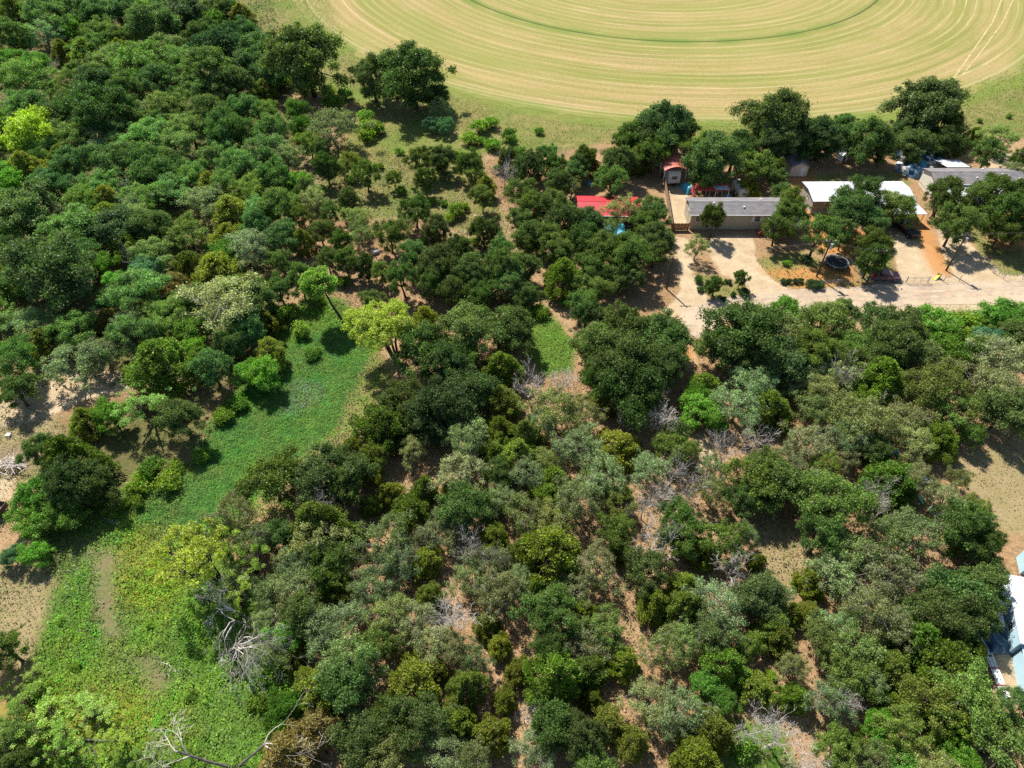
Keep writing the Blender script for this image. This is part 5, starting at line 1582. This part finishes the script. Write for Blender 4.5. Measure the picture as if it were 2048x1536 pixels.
r_ = obj("roof", MB().slab([(3.55, -3.05, 1.85), (5.95, -3.05, 1.85), (5.95, -.85, 2.1), (3.55, -.85, 2.1)], .06), M['roof_tin'], a2)
for k in range(8):
    x = 3.6 + 2.3 * k / 7
    obj("rib", MB().slab([(x - .03, -3.05, 1.895), (x + .03, -3.05, 1.895), (x + .03, -.85, 2.145), (x - .03, -.85, 2.145)], .04), M['roof_tin'], r_)
a3 = thing("trailer_house", "lower pale blue house end beyond the white roof", "house", (a.x, a.y, 0), rz)
obj("wall", MB().box(Lw + .3, Lw + 6.0, .4, 4.6, -.1, 2.2), M['blue_wall'], a3)
obj("roof", MB().slab([(Lw + .2, .25, 2.35), (Lw + 6.2, .25, 2.35), (Lw + 6.2, 2.5, 2.6), (Lw + .2, 2.5, 2.6)], .08).slab([(Lw + .2, 2.502, 2.6), (Lw + 6.2, 2.502, 2.6), (Lw + 6.2, 4.75, 2.35), (Lw + .2, 4.75, 2.35)], .08), plain("pale_blue_roof", (.50, .68, .76), .5, .3), a3)
a4 = thing("tin_annex", "blue-grey tin annex at the far corner of the blue house", "annex", tuple(P(2052, 1150)), rz)
obj("wall", MB().box(-2.2, 0, -.6, 2.5, -.1, 2.1), M['blue_wall'], a4)
obj("roof", MB().slab([(-2.3, -.7, 2.2), (.1, -.7, 2.2), (.1, 2.6, 2.4), (-2.3, 2.6, 2.4)], .06), M['roof_tin'], a4)
tarp(1990, 1285, 2.4, 2.6, .8, 'tarp_dark', "dark tarp heap in the shade below the tin shed", 61)
# long boards strapped together
p0, p1 = P(1964, 1278), P(2012, 1398)
d = p1 - p0
bd = thing("board_stack", "long stack of white boards with two dark straps on the ground", "boards", (p0.x, p0.y, .05), math.atan2(d.y, d.x))
for k in range(5):
    obj("board", MB().box(rr.uniform(-.15, .1), d.length + rr.uniform(-.2, .2), -.42 + .17 * k, -.27 + .17 * k, .0, .12 + .03 * (k % 2)), M['white'], bd)
for s in (.5, .78):
    obj("strap", MB().box(d.length * s, d.length * s + .12, -.5, .5, .155, .2), M['wood_red'], bd)
# planks under the oaks by the clearing
def plank(a, b, w, mat, label, z=.25):
    p0, p1 = P(*a), P(*b)
    d = p1 - p0
    r = tag(obj("plank", MB().box(0, d.length, -w / 2, w / 2, 0, .09), M[mat]), label, "plank")
    r.location = (p0.x, p0.y, hz(p0.x, p0.y) + z)
    r.rotation_euler = (0, -.03, math.atan2(d.y, d.x))
    return r
plank((1810, 937), (1826, 936), .3, 'white', "short pale plank in the shade beside the clearing", .4)
plank((1842, 946), (1852, 962), .35, 'roof_tin', "bluish plank leaning in the clearing's shade", .4)
plank((1829, 973), (1862, 965), .35, 'white', "long white plank in shade beside the dry clearing", .4)
plank((1833, 985), (1847, 1012), .4, 'teal', "teal painted board at the edge of the dry clearing", .3)
tarp(1828, 950, 1.5, 1.2, .3, 'tarp_dark', "dark teal tarp between planks by the clearing", 71)
crate(1789, 905, .6, .5, .6, 'tarp_blue', "small blue tub among scrub oaks near the clearing")
tb_ = thing("rain_tub", "shallow pale tub on bare sand below a scrub oak", "tub", tuple(P(1868, 1023)))
obj("wall", ring(.55, .7, .35, 24, .35), M['roof_tin'], tb_)
obj("base", MB().tube([(0, 0, .02), (0, 0, .08)], .56, 24), M['roof_tin'], tb_)
# left edge bits
q = P(8, 1022)
dk = thing("dark_trailer", "dark brown open wooden trailer on the dry ground", "trailer", (q.x - 1.2, q.y, 0), -.15)
obj("bed", MB().box(-1.6, 1.6, -.8, .8, .45, .53), M['dark_wall'], dk)
for y0, y1 in ((-.86, -.802), (.802, .86)):
    obj("side_panel", MB().box(-1.6, 1.6, y0, y1, .45, 1.15), M['dark_wall'], dk)
obj("end_panel", MB().box(1.602, 1.66, -.8, .8, .45, 1.15), M['dark_wall'], dk)
for y in (-.9, .78):
    obj("wheel", MB().tube([(0, y, .32), (0, y + .16, .32)], .32, 14), M['tyre'], dk)
crate(388, 556, 1.6, .8, .4, 'white', "white box showing between trees of the dense wood", rz=.2)
crate(751, 506, .9, .7, .5, 'white', "white box on leaf litter in the thin wood", rz=.5)
crate(18, 871, .5, .4, .3, 'white', "small white box on pale sandy ground")

# ------------------------------------------------------------------ labels: what each woodland tree stands beside
NB = {'d': 'a dead tree', 'j': 'a juniper', 'J': 'a juniper', 'k': 'a juniper', 'r': 'a dying juniper', 'b': 'a fresh green elm', 'B': 'the vivid elm', 't': 'a cool green elm', 's': 'a round shrub',
      'g': 'a scrub oak', 'G': 'a silvery oak', 'o': 'a dark oak', 'O': 'a full-skirted oak', 'l': 'a mid green oak', 'w': 'a willow', 'f': 'a feathery willow'}
RARE = 'BGrftksdbJjgwloO'
for i, (root, auto, size, zone) in enumerate(RECS):
    if not auto:
        continue
    k, x, y, w = TREES[i]
    near = {}
    for j, (k2, x2, y2, w2) in enumerate(TREES):
        if j != i and k2 != k and not (k in 'jJk' and k2 in 'jJk') and not (k in 'oO' and k2 in 'oO'):
            gap = math.hypot(x - x2, y - y2) - .5 * (w + w2)
            if gap < -.25 and w2 > .35 * w:
                near[k2] = min(gap, near.get(k2, 9))
    ks = sorted(near, key=RARE.index)
    base = f"{size} {LOOK[k]}"
    words = []
    for q in ks:
        if NB[q] not in words:
            words.append(NB[q])
    lab = base + ' ' + zone
    for n_ in (2, 1):
        if len(words) >= n_:
            trial = base + ' beside ' + ' and '.join(words[:n_]) + ' ' + zone
            if len(trial.split()) <= 16:
                lab = trial
                break
    if not words:
        lab = base + ' standing clear ' + zone
    root['label'] = lab
    root['group'] = 'trees: ' + lab if k != 's' else 'shrubs: ' + lab
